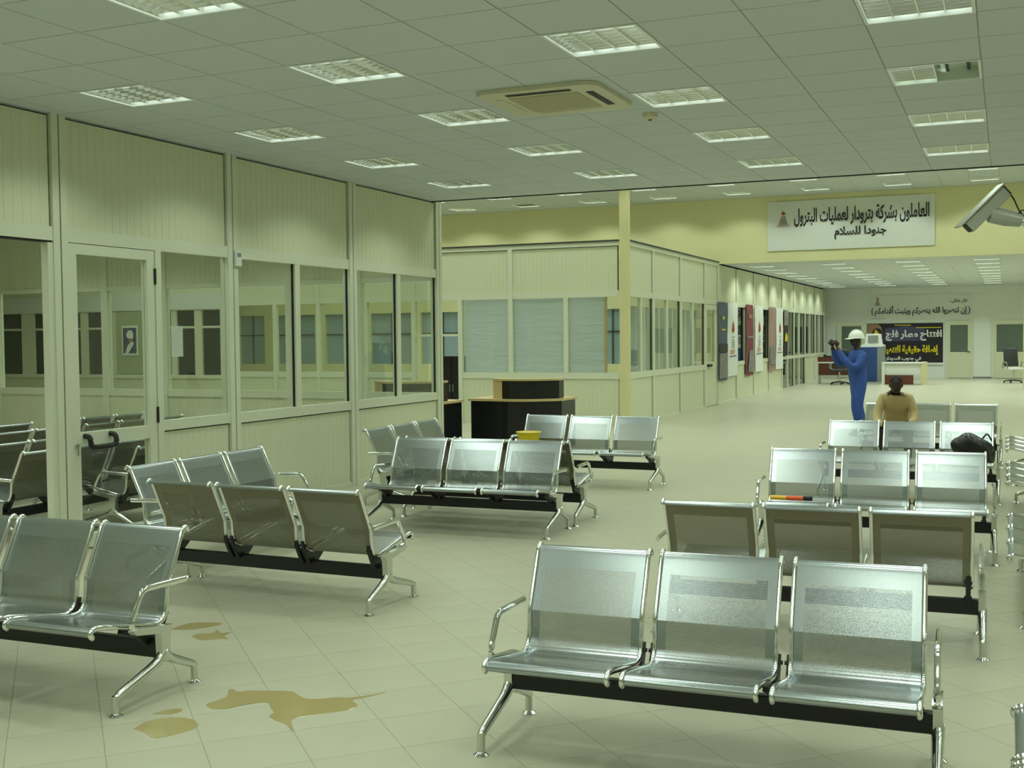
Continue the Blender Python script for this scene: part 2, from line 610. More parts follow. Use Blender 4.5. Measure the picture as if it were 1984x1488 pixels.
# rows of the high ceiling and of the far low ceiling
def rowj2(r): return round((27.41 - GY) / .6) - 1 - 3 * r
z2_l = {(colx(k), rowj2(r)) for k in range(-2, 11) for r in range(0, 8)}
z3_l = {(colx(k), round((30.41 - GY) / .6) - 1 + 3 * r) for k in range(-2, 4) for r in range(0, 9)}
ceil_part('ceiling', 'low tiled ceiling over the front waiting hall', PX, XR, YR, YE, HC, hall_l, lambda x, y: visible_xy(x, y, HC, 60))
ceil_part('ceiling', 'low tiled ceiling of the glazed side room', XLA, PX, YR, 13.6, HC, side_l)
ceil_part('ceiling', 'high tiled ceiling beyond the dark edge', XL2, XR, YE, YB, HC2, z2_l)
ceil_part('ceiling', 'low tiled ceiling at the far end of the hall', SX, XR, YB + .2, YF, HC, z3_l)

# ---- recessed louvred luminaires
def lum_meshes(half=False):
    out = {}
    bm = bmesh.new()
    s = .28
    box(bm, -s, s, -s, s, .085, .095)
    box(bm, -s - .004, -s, -s, s, 0, .095)
    box(bm, s, s + .004, -s, s, 0, .095)
    box(bm, -s, s, -s - .004, -s, 0, .095)
    box(bm, -s, s, s, s + .004, 0, .095)
    out['housing'] = mesh('housing', bm, M['lum_back'] if half else M['lum_white'])
    bm = bmesh.new()
    for a, b, c, d in ((-.298, .298, -.298, -.279), (-.298, .298, .279, .298), (-.298, -.279, -.279, .279), (.279, .298, -.279, .279)):
        box(bm, a, b, c, d, -.006, .004)
    out['rim'] = mesh('rim', bm, M['lum_white'])
    x_hi = 0. if half else s
    n = 2 if half else 4
    def bar(bm, pts, along, e0, e1):
        P_ = (lambda p, e: (p[0], e, p[1])) if along == 'y' else (lambda p, e: (e, p[0], p[1]))
        a = [bm.verts.new(P_(p, e0)) for p in pts]
        b = [bm.verts.new(P_(p, e1)) for p in pts]
        bm.faces.new(a); bm.faces.new(list(reversed(b)))
        for t in range(4):
            bm.faces.new((a[(t + 1) % 4], a[t], b[t], b[(t + 1) % 4]))
    bars = []
    for k in range(n + 1):
        x = -s + k * (.56 / 4)
        pts = [(x - .030, .062), (x + .030, .062), (x + .003, .004), (x - .003, .004)]
        if k == 0:
            pts = [(x, .062), (x + .03, .062), (x + .002, .004), (x, .004)]
        if k == 4:
            pts = [(x - .03, .062), (x, .062), (x, .004), (x - .002, .004)]
        bars.append(('reflector_strip', pts, 'y', -s, s))
    for k in range(1, 8):
        y = -s + k * (.56 / 8)
        bars.append(('cross_blade', [(y - .008, .05), (y + .008, .05), (y + .001, .006), (y - .001, .006)], 'x', -s, x_hi))
    out['bars'] = []
    bm = bmesh.new()
    for nm, *ar in bars:
        bar(bm, *ar)
        b1 = bmesh.new()
        bar(b1, *ar)
        out['bars'].append((nm, mesh(nm, b1, M['alu'])))
    out['louver'] = mesh('louver', bm, M['alu'])
    out['tube'] = []
    for k in range(4):
        bm = bmesh.new()
        x = -s + (k + .5) * (.56 / 4)
        tube(bm, [(x, -.27, .068), (x, .27, .068)], .012, 8)
        out['tube'].append(mesh('fluorescent_tube', bm, M['dgrey'] if (half and k > 1) else M['tube'], True))
    return out
LM = lum_meshes()
LMH = lum_meshes(True)
la = bpy.data.lights.new('luminaire_light', 'AREA')
la.shape = 'SQUARE'
la.size = .52
la.energy = LAMP_W
la.color = LAMP_COL
# photometric distribution of a louvred fitting: emission stops at the cut-off angle
la.use_nodes = True
_nt = la.node_tree
_em = next(n for n in _nt.nodes if n.type == 'EMISSION')
_ge = _nt.nodes.new('ShaderNodeNewGeometry')
_dt = _nt.nodes.new('ShaderNodeVectorMath'); _dt.operation = 'DOT_PRODUCT'
_ab = _nt.nodes.new('ShaderNodeMath'); _ab.operation = 'ABSOLUTE'
_mr = _nt.nodes.new('ShaderNodeMapRange'); _mr.interpolation_type = 'SMOOTHSTEP'
_mr.inputs['From Min'].default_value = math.cos(R(LAMP_CUT[0]))
_mr.inputs['From Max'].default_value = math.cos(R(LAMP_CUT[1]))
_nt.links.new(_ge.outputs['Incoming'], _dt.inputs[0])
_nt.links.new(_ge.outputs['Normal'], _dt.inputs[1])
_nt.links.new(_dt.outputs['Value'], _ab.inputs[0])
_nt.links.new(_ab.outputs[0], _mr.inputs['Value'])
_nt.links.new(_mr.outputs[0], _em.inputs['Strength'])
la_high = la.copy()
la_high.energy = LAMP_W * 1.25       # stronger tubes in the high ceiling
la_far = la.copy()
la_far.energy = LAMP_W * 1.55

def luminaire(i, j, z, label, group, half=False, lamp=None, split=False):
    x, y = GX + .6 * i + .3, GY + .6 * j + .3
    t = thing('ceiling_light', label, 'ceiling light', (x, y, z), 0, group)
    mm = LMH if half else LM
    for k in ('housing', 'rim'):
        link(k, mm[k], t)
    if split:
        for nm, me in mm['bars']:
            link(nm, me, t)
    else:
        link('louver', mm['louver'], t)
    for k in range(4):
        link('fluorescent_tube', mm['tube'][k], t)
    l = bpy.data.objects.new('luminaire_light', lamp or la)
    COL.objects.link(l)
    l.parent = t
    l.location = (0, 0, -.008)
for i, j in sorted(hall_l):
    k, r = (-1 - i) // 3, (j + 1) // 3
    x, y = GX + .6 * i + .3, GY + .6 * j + .3
    if visible_xy(x, y, HC, 120) and k >= 0:
        lab = 'square louvred ceiling light, %s row before the ceiling edge, %s column from the partition' % (ORD[4 - r], ORD[3 - k])
        if (k, r) == (0, 2):
            lab = 'square ceiling light with half its louvre missing, right-hand column'
        luminaire(i, j, HC, lab, 'ceiling lights of the front hall', (k, r) == (0, 2), split=True)
    else:
        luminaire(i, j, HC, 'square louvred ceiling light of the front hall outside the picture', 'ceiling lights outside the picture')
for i, j in sorted(side_l):
    luminaire(i, j, HC, 'square louvred ceiling light of the glazed side room', 'ceiling lights of the side room')
for i, j in sorted(z2_l):
    k = (-1 - i) // 3
    r = (round((27.41 - GY) / .6) - 1 - j) // 3
    if r < 2 and -1 < k < 8:
        luminaire(i, j, HC2, 'high ceiling light in the %s row from the yellow wall, %s column from the right' % (ORD[r], ORD[k]), 'lights of the high ceiling near the yellow wall', lamp=la_high)
    else:
        luminaire(i, j, HC2, 'high ceiling light hidden above the low ceiling edge', 'hidden lights of the high ceiling', lamp=la_high)
for i, j in sorted(z3_l):
    k = (-1 - i) // 3
    r = (j - round((30.41 - GY) / .6) + 1) // 3
    if k >= 0:
        luminaire(i, j, HC, 'far hall ceiling light, %s row beyond the yellow wall, %s column from the right' % (ORD[r], ORD[k]), 'ceiling lights of the far hall', lamp=la_far)
    else:
        luminaire(i, j, HC, 'far hall ceiling light beyond the right edge of the picture', 'far hall lights outside the picture', lamp=la_far)

# ---- glazed partitions
class Wall:
    """partition running along axis 'X' or 'Y' at a fixed coordinate; side = +1/-1, the face seen"""
    def __init__(s, name, label, axis, pos, side):
        s.root = thing(name, label, 'partition', kind='structure')
        s.ax, s.pos, s.side = axis, pos, side
    def coords(s, a, b, t0, t1, z0, z1):
        lo, hi = s.pos + min(t0 * s.side, t1 * s.side), s.pos + max(t0 * s.side, t1 * s.side)
        return (lo, hi, a, b, z0, z1) if s.ax == 'Y' else (a, b, lo, hi, z0, z1)
    def b(s, name, m, a, b, z0, z1, t0=-.03, t1=.03, parent=None):
        return BX(name, m, parent or s.root, *s.coords(a, b, t0, t1, z0, z1))
    def panel(s, a, b, z0, z1, step=.088, gasket=True):
        """ribbed sandwich panel: V grooves every step on both faces"""
        if gasket:
            a2, b2 = a, b - .014
            s.b('gasket', M['gasket'], b2, b, z0, z1, -.012, .012)  # dark strip painted as shade in the gap beside the panel
            s.b('gasket', M['gasket'], a, b2, z1 - .012, z1, -.012, .0125)  # same painted shade along the gap over the panel
            b, z1 = b2, z1 - .012
        bm = bmesh.new()
        n = max(1, round((b - a) / step))
        ss = [(a, 0.)]
        for k in range(1, n):
            c = a + (b - a) * k / n
            ss += [(c - .003, 0.), (c, .003), (c + .003, 0.)]
        ss.append((b, 0.))
        def pt(u, t, z):
            return (s.pos + t * s.side, u, z) if s.ax == 'Y' else (u, s.pos + t * s.side, z)
        for sgn in (1, -1):
            lo = [bm.verts.new(pt(u, sgn * (.02 - d), z0)) for u, d in ss]
            hi = [bm.verts.new(pt(u, sgn * (.02 - d), z1)) for u, d in ss]
            for k in range(len(ss) - 1):
                bm.faces.new((lo[k], lo[k + 1], hi[k + 1], hi[k]))
        return obj('panel', bm, M['panel'], s.root)
    def pane(s, a, b, z0, z1, m=None):
        return s.b('pane', m or M['glass'], a, b, z0, z1, -.003, .003)

# partition A: between the hall and the side room
A = Wall('wall_partition', 'cream ribbed partition with glazing along the left of the hall', 'Y', PX, 1)
PW = .075
posts = [-2.05, .2, 2.45, 4.7, 6.98, 9.19, 11.42, 13.60]
for p in posts:
    A.b('post', M['frame'], p - PW, p - .008, 0, HC, -.05, .05)
    A.b('post', M['frame'], p + .008, p + PW, 0, HC, -.05, .05)
    A.b('gasket', M['gasket'], p - .008, p + .008, 0, HC, -.035, .035)
for n, (p, q2) in enumerate(zip(posts, posts[1:])):
    a, b = p + PW, q2 - PW
    A.b('rail', M['frame'], a, b, 2.50, 2.61, -.04, .04)
    A.panel(a, b, 2.61, 3.49)
    if n == 3:                                       # open doorway
        A.b('gasket', M['gasket'], a, b, 2.485, 2.50, -.03, .03)
        A.b('rail', M['frame'], b - .05, b, 0, 2.485, -.035, .035)
        continue
    if n == 4:                                       # door leaf + side light
        c = 8.08
        A.b('post', M['frame'], c - .0, c + .075, 0, 2.5, -.045, .045)
        A.b('rail', M['frame'], c + .075, b, .90, .99, -.04, .04)
        A.panel(c + .075, b, .06, .90)
        A.b('rail', M['frame'], c + .075, b, 0, .06, -.04, .04)
        A.pane(c + .075, b, .99, 2.50)
        dr = thing('door_1', 'glazed cream door with a black pull handle', 'door', kind='structure')
        D = Wall.__new__(Wall); D.root, D.ax, D.pos, D.side = dr, 'Y', PX, 1
        D.b('stile', M['frame'], a + .004, a + .10, .01, 2.495, -.03, .035)
        D.b('stile', M['frame'], c - .10, c - .004, .01, 2.495, -.03, .035)
        D.b('rail', M['frame'], a + .10, c - .10, 2.41, 2.495, -.03, .034)
        D.b('rail', M['frame'], a + .10, c - .10, .85, .96, -.03, .034)
        D.b('rail', M['frame'], a + .10, c - .10, .01, .12, -.03, .034)
        D.pane(a + .10, c - .10, .96, 2.41)
        D.pane(a + .10, c - .10, .12, .85)
        for z in (.98, 2.2):
            D.b('hinge', M['gasket'], c - .012, c + .006, z, z + .14, .03, .05)
        bm = bmesh.new()
        hx = PX
        tube(bm, smooth_path([(hx + .03, 7.20, .93), (hx + .085, 7.20, .92), (hx + .10, 7.20, .87), (hx + .10, 7.23, .84), (hx + .10, 7.46, .84), (hx + .10, 7.49, .87), (hx + .085, 7.49, .92), (hx + .03, 7.49, .93)], 4), .022, 10)
        obj('handle', bm, M['gasket'], dr, True)
        bm = bmesh.new()
        tube(bm, [(hx + .03, 7.105, .86), (hx + .055, 7.105, .86)], .016, 12)
        box(bm, hx + .05, hx + .056, 7.10, 7.112, .78, .86)
        obj('lock', bm, M['castalu'], dr, True)
        continue
    A.b('rail', M['frame'], a, b, .89, .99, -.04, .04)
    A.b('rail', M['frame'], a, b, 0, .06, -.04, .04)
    A.panel(a, b, .06, .89)
    c = (p + q2) / 2
    A.b('mullion', M['frame'], c - .045, c + .045, .99, 2.50, -.035, .035)
    A.pane(a, c - .045, .99, 2.50)
    A.pane(c + .045, b, .99, 2.50)
    for s0, s1 in ((a, c - .045), (c + .045, b)):
        A.b('gasket', M['gasket'], s1 - .008, s1, .99, 2.50, -.012, .012)

# end wall of the side room
EW = Wall('wall_end', 'glazed end wall of the side waiting room', 'X', 13.64, -1)
ex = [PX - .1 - 1.113 * k for k in range(8)]
EW.b('rail', M['frame'], ex[-1], PX - .05, 2.47, 2.53, -.04, .04)
EW.b('rail', M['frame'], ex[-1], PX - .05, .88, .98, -.04, .04)
EW.b('rail', M['frame'], ex[-1], PX - .05, 0, .06, -.04, .04)
for k, (b, a) in enumerate(zip(ex, ex[1:])):
    EW.b('post', M['frame'], a - .06, a + .06, 0, HC, -.05, .05)
    EW.panel(a + .06, b - .06, 2.53, 3.49)
    EW.panel(a + .06, b - .06, .06, .88, gasket=False)
    EW.pane(a + .06, b - .06, .98, 2.47)

# rear office, front wall
PF = Wall('wall_office', 'cream front wall of the rear office with film-covered windows', 'X', YP, -1)
PF.b('rail', M['frame'], -15.6, SX - .1, 3.42, 3.50, -.05, .05)
PF.b('capping', M['dgrey'], -15.6, SX - .1, 3.50, 3.53, -.07, .07)
PF.b('rail', M['frame'], -15.6, SX - .1, 2.46, 2.58, -.04, .04)
PF.b('rail', M['frame'], -10.02, SX - .1, .90, 1.02, -.04, .04)
PF.b('rail', M['frame'], -15.6, -11.1, .90, 1.02, -.04, .04)
pf = [-15.6, -14.5, -13.4, -12.25, -11.12, -10.06, -8.96, -7.80, SX - .1]
for p in pf[:-1]:
    main = p in (-15.6, -13.4, -11.12, -8.96)
    PF.b('post', M['frame'], p - .045, p + .045, 0 if p != -7.80 else 1.02, 3.42 if main else 2.46, -.05, .05)
for a, b in ((-15.6, -13.4), (-13.4, -11.12), (-11.12, -8.96), (-8.96, SX - .1)):
    PF.panel(a + .045, b - .045, 2.58, 3.42)
for a, b in zip(pf, pf[1:]):
    if a == -11.12:
        PF.b('rail', M['frame'], a + .045, b - .045, 1.74, 1.79, -.035, .035)
        PF.pane(a + .045, b - .045, 1.79, 2.46)
        continue
    PF.pane(a + .045, b - .045, 1.02, 2.46)
for a, b in ((-15.6, -13.4), (-13.4, -11.12), (-10.06, -8.96), (-8.96, SX - .1)):
    PF.panel(a + .045, b - .045, 0, .90, gasket=False)
BX('batten', M['wood'], PF.root, -7.04, -6.99, YP + .02, YP + .05, 1.02, 2.46)
film = tag(BX('plastic_film', M['film'], None, -10.0, -7.04, YP + .055, YP + .058, .98, 2.47), 'wrinkled translucent plastic film hung behind the rear office windows', 'plastic sheet')
# left continuation: solid wall with night windows
WN = thing('wall_side', 'cream wall with dark night windows beyond the side room', 'wall', kind='structure')
nw = [(-22.6, -21.8), (-21.4, -20.9), (-20.55, -19.95), (-19.75, -19.2), (-17.55, -17.3), (-17.15, -16.65), (-16.45, -15.95)]
bm = bmesh.new()
box(bm, XL2, -15.65, YP - .03, YP + .08, 2.38, HC)
box(bm, XL2, -15.65, YP - .03, YP + .08, 0, .92)
xs = [XL2] + [v for ab in nw for v in ab] + [-15.65]
for a, b in zip(xs[::2], xs[1::2]):
    box(bm, a, b, YP - .03, YP + .08, .92, 2.38)
obj('wall_body', bm, M['panel'], WN)
for a, b in nw:
    BX('window_pane', M['night'], WN, a, b, YP + .02, YP + .04, .92, 2.38)
    BX('window_bar', M['frame'], WN, a, b, YP - .02, YP + .02, 1.98, 2.03)
BX('sill', M['frame'], WN, XL2, -15.65, YP - .06, YP - .03, .86, .94)
BX('header', M['white'], WN, XL2, -15.65, YP - .06, YP - .03, 2.40, 2.75)
wall('wall_side', 'cream wall above the night windows', M['yellow'], XL2, -15.65, YP - .03, YP + .08, HC, HC2)

# side wall of the rear office and of the far hall
SW = Wall('wall_office_side', 'long cream glazed wall running down the far hall', 'Y', SX, 1)
sp = [22.45, 24.57, 26.76, 28.12]
SW.b('rail', M['frame'], YP + .1, 28.12, 3.42, 3.50, -.05, .05)
SW.b('capping', M['dgrey'], YP + .1, 28.12, 3.50, 3.53, -.07, .07)
SW.b('rail', M['frame'], YP + .1, 46.6, 2.46, 2.58, -.04, .04)
SW.b('rail', M['frame'], YP + .1, 26.76, .90, 1.02, -.04, .04)
SW.b('rail', M['frame'], YP + .1, 26.76, 0, .05, -.04, .04)
allp = [YP + .1] + sp + [30.25, 32.5, 34.72, 36.9, 39.1, 41.4, 43.7, 46.0]
for p in allp[1:]:
    SW.b('post', M['frame'], p - .06, p + .06, 0, 3.42, -.05, .05)
    SW.b('gasket', M['seam'], p - .070, p - .06, 0, 3.42, -.015, .024)  # brown strip standing in for shade in the gap at the post
for n, (a, b) in enumerate(zip(allp, allp[1:])):
    a, b = a + .06, b - .070
    SW.panel(a, b, 2.58, 3.46, gasket=False)
    c = (a + b) / 2
    if n == 3:                                       # office door
        continue
    SW.b('mullion', M['frame'], c - .05, c + .05, 1.02 if n < 8 else 0, 2.46, -.035, .035)
    if n >= 4:
        SW.b('rail', M['frame'], a, b, .92, 1.02, -.04, .04)
    SW.pane(a, c - .05, 1.02, 2.46)
    SW.pane(c + .05, b, 1.02, 2.46)
    if n in (8, 9):
        SW.pane(a, c - .05, .02, .92)
        SW.pane(c + .05, b, .02, .92)
    else:
        SW.panel(a, b, .05, .92, gasket=False)
        if n >= 4:
            SW.b('rail', M['frame'], a, b, 0, .05, -.04, .04)
d2 = thing('door_2', 'half-glazed cream door at the end of the office side wall', 'door', kind='structure')
D = Wall.__new__(Wall); D.root, D.ax, D.pos, D.side = d2, 'Y', SX, 1
a, b = 26.83, 28.04
D.b('stile', M['frame'], a, a + .12, .01, 2.45, -.03, .035)
D.b('stile', M['frame'], b - .12, b, .01, 2.45, -.03, .035)
D.b('rail', M['frame'], a + .12, b - .12, 2.33, 2.45, -.03, .034)
D.b('rail', M['frame'], a + .12, b - .12, .92, 1.06, -.03, .034)
D.b('panel', M['panel'], a + .12, b - .12, .01, .92, -.02, .02)
D.pane(a + .12, b - .12, 1.06, 2.33)
D.b('handle', M['gasket'], a + .14, a + .5, .96, 1.02, .035, .08)
# rooms behind the side wall: pale blinds and a back wall
wall('wall_office_back', 'cream back wall of the offices behind the far glazed side wall', M['panel'], SX - 3.6, SX - 3.5, YB + .2, YF, 0, HC)
for n, (y0, y1) in enumerate(((21.25, 22.38), (22.52, 23.45), (23.6, 24.5), (24.64, 25.6), (25.75, 26.68), (28.4, 30.1), (30.45, 32.3), (32.7, 34.5), (34.9, 36.7))):
    BX('blind', M['blind'] if n > 4 else M['paleblind'], SW.root, SX - .16, SX - .15, y0, y1, 1.0, 2.3 if n < 5 else 2.1)

# yellow column at the office corner and pillar at the right
def column(x, y, w2, z1, label):
    bm = bmesh.new()
    box(bm, x - w2, x + w2, y - w2, y + w2, 0, z1)
    bmesh.ops.bevel(bm, geom=[e for e in bm.edges if abs(e.verts[0].co.z - e.verts[1].co.z) > .5], offset=.018, segments=3, affect='EDGES', profile=.5)
    return tag(obj('column', bm, M['column']), label, 'column', kind='structure')
column(SX - .02, YP - .0, .085, HC2, 'slim yellow column at the corner of the rear office')
column(.42, 9.72, .14, HC, 'square yellow column beside the right-hand benches')
column(.66, 38.0, .2, HC, 'yellow column in the far hall at the right edge')

# far wall: doors, trim
def far_door(name, label, x0, x1, gx0, gx1):
    t = thing(name, label, 'door', kind='structure')
    y = YF
    BX('door_frame', M['frame'], t, x0, x0 + .07, y - .06, y, 0, 2.18)
    BX('door_frame', M['frame'], t, x1 - .07, x1, y - .06, y, 0, 2.18)
    BX('door_frame', M['frame'], t, x0 + .07, x1 - .07, y - .06, y, 2.11, 2.18)
    bm = bmesh.new()
    box(bm, x0 + .07, gx0, y - .04, y - .005, .02, 2.11)
    box(bm, gx1, x1 - .07, y - .04, y - .005, .02, 2.11)
    box(bm, gx0, gx1, y - .04, y - .005, .02, 1.0)
    box(bm, gx0, gx1, y - .04, y - .005, 2.03, 2.11)
    obj('door_leaf', bm, M['panel'], t)
    BX('pane', M['greenpane'], t, gx0, gx1, y - .03, y - .015, 1.0, 2.03)
    BX('handle', M['dgrey'], t, x1 - .2, x1 - .1, y - .08, y - .04, 1.0, 1.03)
    return t
far_door('door_3', 'cream door with grey-green glass left of the dark banner', -6.15, -5.06, -5.98, -5.24)
far_door('door_4', 'cream door with grey-green glass right of the dark banner', -2.13, -1.18, -1.98, -1.36)
far_door('door_5', 'cream door with frosted glass behind the office chair', -.52, .75, -.36, .55)
BX('baseboard_far', M['grey'], None, -1.17, -.53, YF - .02, YF, 0, .07)
tag(bpy.data.objects['baseboard_far'], 'thin grey skirting on the far white wall', 'skirting', kind='structure')

# ================================================================== BENCHES
PROF_A = [(-.352, .372), (-.366, .382), (-.366, .398), (-.350, .409), (-.325, .410), (-.25, .398), (-.12, .371), (0., .346), (.06, .337), (.10, .342), (.13, .362), (.147, .40), (.154, .45), (.158, .505)]
PROF_B = [(.158, .505), (.185, .56), (.225, .642), (.273, .742), (.286, .763), (.303, .771), (.318, .764), (.324, .748)]
SW_ = .513                                # width of one seat
def make_bench():
    root = thing('bench', 'bench', 'bench')
    # one perforated shell with UV in metres
    pa = smooth_path([(0, y, z) for y, z in PROF_A], 3)
    pb_ = smooth_path([(0, y, z) for y, z in PROF_B], 3)
    prof = pa + pb_[1:]
    crease = len(pa) - 1
    bm = bmesh.new()
    uvl = bm.loops.layers.uv.new('UVMap')
    hw_ = SW_ / 2
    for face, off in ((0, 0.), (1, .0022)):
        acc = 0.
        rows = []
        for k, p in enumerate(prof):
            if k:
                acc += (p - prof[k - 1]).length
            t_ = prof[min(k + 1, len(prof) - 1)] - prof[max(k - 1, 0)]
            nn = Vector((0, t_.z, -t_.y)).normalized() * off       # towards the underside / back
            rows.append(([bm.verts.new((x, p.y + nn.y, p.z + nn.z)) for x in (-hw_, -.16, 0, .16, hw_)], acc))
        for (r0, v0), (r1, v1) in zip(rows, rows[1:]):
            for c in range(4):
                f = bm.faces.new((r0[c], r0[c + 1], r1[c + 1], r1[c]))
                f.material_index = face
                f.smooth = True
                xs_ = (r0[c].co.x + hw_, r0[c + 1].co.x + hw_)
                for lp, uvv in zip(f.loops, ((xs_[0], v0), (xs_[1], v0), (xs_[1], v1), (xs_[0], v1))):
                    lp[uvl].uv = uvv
        for c in range(4):
            e = bm.edges.get((rows[crease][0][c], rows[crease][0][c + 1]))
            if e:
                e.smooth = False
    shell = bpy.data.meshes.new('seat_shell')
    bm.to_mesh(shell)
    bm.free()
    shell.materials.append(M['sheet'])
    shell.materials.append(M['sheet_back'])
    rail = {}
    for sg in (-1, 1):
        bm = bmesh.new()
        tube(bm, [(sg * (hw_ - .004), p.y, p.z) for p in prof], .0135, 8, .8, up=Vector((1, 0, 0)))
        rail[sg] = mesh('side_rail', bm, M['chrome'], True, False)
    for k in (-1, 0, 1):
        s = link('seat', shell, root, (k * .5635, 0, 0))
        for sg in (-1, 1):
            link('side_rail', rail[sg], s)
    # beam
    bm = bmesh.new()
    box(bm, -.86, .86, .03, .075, .185, .268)
    bmesh.ops.bevel(bm, geom=bm.edges[:], offset=.005, segments=1, affect='EDGES', profile=.5)
    obj('beam', bm, M['beam'], root)
    # black seat brackets
    bm = bmesh.new()
    plate_yz(bm, [(.01, .25), (.095, .25), (.13, .30), (.158, .355), (.168, .405), (.155, .408), (.135, .36), (.11, .332), (.05, .316), (-.10, .348), (-.16, .362), (-.165, .345), (-.06, .305)], -.012, .012)
    tube(bm, [(-.02, .15, .375), (.02, .15, .375)], .009, 8)
    tube(bm, [(-.02, .05, .27), (.02, .05, .27)], .012, 8)
    br = mesh('seat_bracket', bm, M['beam'])
    for x in (-.80, -.306, -.258, .258, .306, .80):
        link('seat_bracket', br, root, (x, 0, 0))
    # legs with feet, and arm rests
    for sg in (-1, 1):
        x = sg * .87
        bm = bmesh.new()
        plate_yz(bm, [(.025, .17), (.08, .17), (.088, .30), (.11, .335), (-.14, .372), (-.17, .36), (-.15, .34), (.018, .31)], x - .018, x + .018)
        for d in (-1, 1):
            path = smooth_path([(x, .052, .215), (x, .052 + d * .05, .172), (x, .052 + d * .15 - .02, .135), (x, d * .255 + .01, .098), (x, d * .278, .082)], 4)
            tube(bm, path, [.026 - .010 * k / (len(path) - 1) for k in range(len(path))], 10)
            tube(bm, [(x, d * .28, .095), (x, d * .28, .012)], .0165, 10)
        leg = obj('leg', bm, M['castalu'], root, True)
        for d in (-1, 1):
            bm = bmesh.new()
            lathe(bm, [(.032, 0), (.033, .004), (.022, .012), (.014, .018)], (x, d * .28, 0), 16)
            obj('foot', bm, M['chrome'], leg, True)
        bm = bmesh.new()
        tube(bm, smooth_path([(x, -.13, .358), (x, -.158, .375), (x, -.155, .42), (x, -.10, .515), (x, -.07, .536), (x, -.02, .54), (x, .225, .532)], 5), .0125, 10, 1.25)
        obj('armrest', bm, M['chrome'], root, True)
    return root

BENCH = make_bench()
def bench(x, y, rz, label, group, first=[True]):
    o = BENCH if first[0] else copy_tree(BENCH)
    first[0] = False
    o.location = (x, y, 0)
    o.rotation_euler = (0, 0, R(rz))
    tag(o, label, 'bench', group)
    return o
GR = 'benches in the right-hand row'
GL = 'benches left of the aisle'
GE = 'benches along the right edge of the picture'
GS = 'benches inside the glazed side room'
bench(-1.097, 4.491, 2.1, 'large three-seat steel bench nearest the viewer, facing the camera, at lower right', GR)
bench(-.985, 6.633, 182.5, 'steel bench turned away, its back right behind the nearest right-hand bench', GR)
bench(-.949, 9.281, 2.5, 'steel bench facing the camera with an orange torch on its seat', GR)
bench(-.942, 12.54, .3, 'steel bench facing the camera with a black bag on its right seat', GR)
bench(-.933, 15.95, -.4, 'steel bench on which the person in the tan shirt sits', GR)
bench(-4.572, 4.262, 1.0, 'steel bench facing the camera cut off by the left picture edge', GL)
bench(-4.452, 6.356, 179.0, 'steel bench turned away just behind the front left bench', GL)
bench(-5.68, 7.47, 89.7, 'steel bench standing sideways with its back to the door partition', GL)
bench(-4.428, 9.185, 1.7, 'steel bench facing the camera mid-hall, nearer of a back-to-back pair', GL)
bench(-4.42, 9.90, 180.5, 'steel bench facing away, farther half of the back-to-back pair', GL)
bench(-5.767, 11.007, 91.1, 'steel bench standing sideways near the end of the glazed partition', GL)
bench(-4.49, 12.48, .1, 'steel bench with a yellow tub on it in front of the reception desk', GL)
bench(.40, 3.46, -90, 'sideways steel bench cut by the lower right corner', GE)
bench(.385, 8.03, -90, 'second nearest sideways bench at the right edge, beside the bench turned away', GE)
bench(.375, 11.62, -90, 'third sideways bench at the right edge, beside the bench with the bag', GE)
bench(.37, 14.75, -90, 'farthest sideways bench at the right edge', GE)
bench(-7.93, 8.05, -90, 'steel bench seen from behind through the door glass, nearest of the inner rows', GS)
bench(-7.31, 8.75, -90, 'steel bench close behind the glass door, its end seen through the lower pane', GS)
bench(-8.78, 7.85, -90, 'bench of the second inner row behind the doorway', GS)
bench(-8.78, 9.75, -90, 'bench of the second inner row behind the door glass', GS)
bench(-9.82, 8.9, -90, 'bench of the third inner row behind the doorway', GS)
bench(-9.82, 10.75, -90, 'bench of the third inner row behind the door glass', GS)
bench(-10.67, 9.15, -90, 'bench of the farthest inner row behind the doorway', GS)
bench(-10.67, 11.03, -90, 'bench of the farthest inner row behind the door glass', GS)

# ================================================================== THINGS ON THE BENCHES AND FLOOR
t = thing('torch', 'orange and yellow torch with a black head lying on a bench seat', 'torch', (-1.52, 9.0, .417), R(4))
bm = bmesh.new(); tube(bm, [(-.17, 0, .018), (-.05, 0, .018)], .018, 12); obj('tail', bm, M['oyellow'], t, True)
bm = bmesh.new(); tube(bm, [(-.05, 0, .018), (.08, 0, .018)], .018, 12); obj('barrel', bm, M['orange'], t, True)
bm = bmesh.new(); tube(bm, [(.08, 0, .018), (.10, 0, .022), (.15, 0, .022)], [.018, .022, .022], 12); obj('head', bm, M['blackfab'], t, True)

t = thing('bag', 'black shoulder bag slumped on the right seat of a bench', 'bag', (-.30, 12.42, .40), R(10))
bm = bmesh.new()
bmesh.ops.create_uvsphere(bm, u_segments=20, v_segments=14, radius=1)
for v in bm.verts:
    x, y, z = v.co
    n = 1 + .08 * math.sin(5 * x + 3 * z) + .06 * math.sin(7 * y + 2 * x)
    v.co = (x * .21 * n, y * .11 * n, max(0, .13 + z * .15 * n - .05 * x))
obj('body', bm, M['blackfab'], t, True)
bm = bmesh.new(); tube(bm, smooth_path([(-.17, -.02, .10), (-.26, -.05, .03), (-.30, -.06, .012), (-.24, -.08, .012), (-.12, -.10, .03)], 5), .011, 8, .5); obj('strap', bm, M['blackfab'], t, True)
bm = bmesh.new(); tube(bm, smooth_path([(.08, 0, .24), (.13, .02, .285), (.17, 0, .22)], 5), .009, 8); obj('handle', bm, M['blackfab'], t, True)

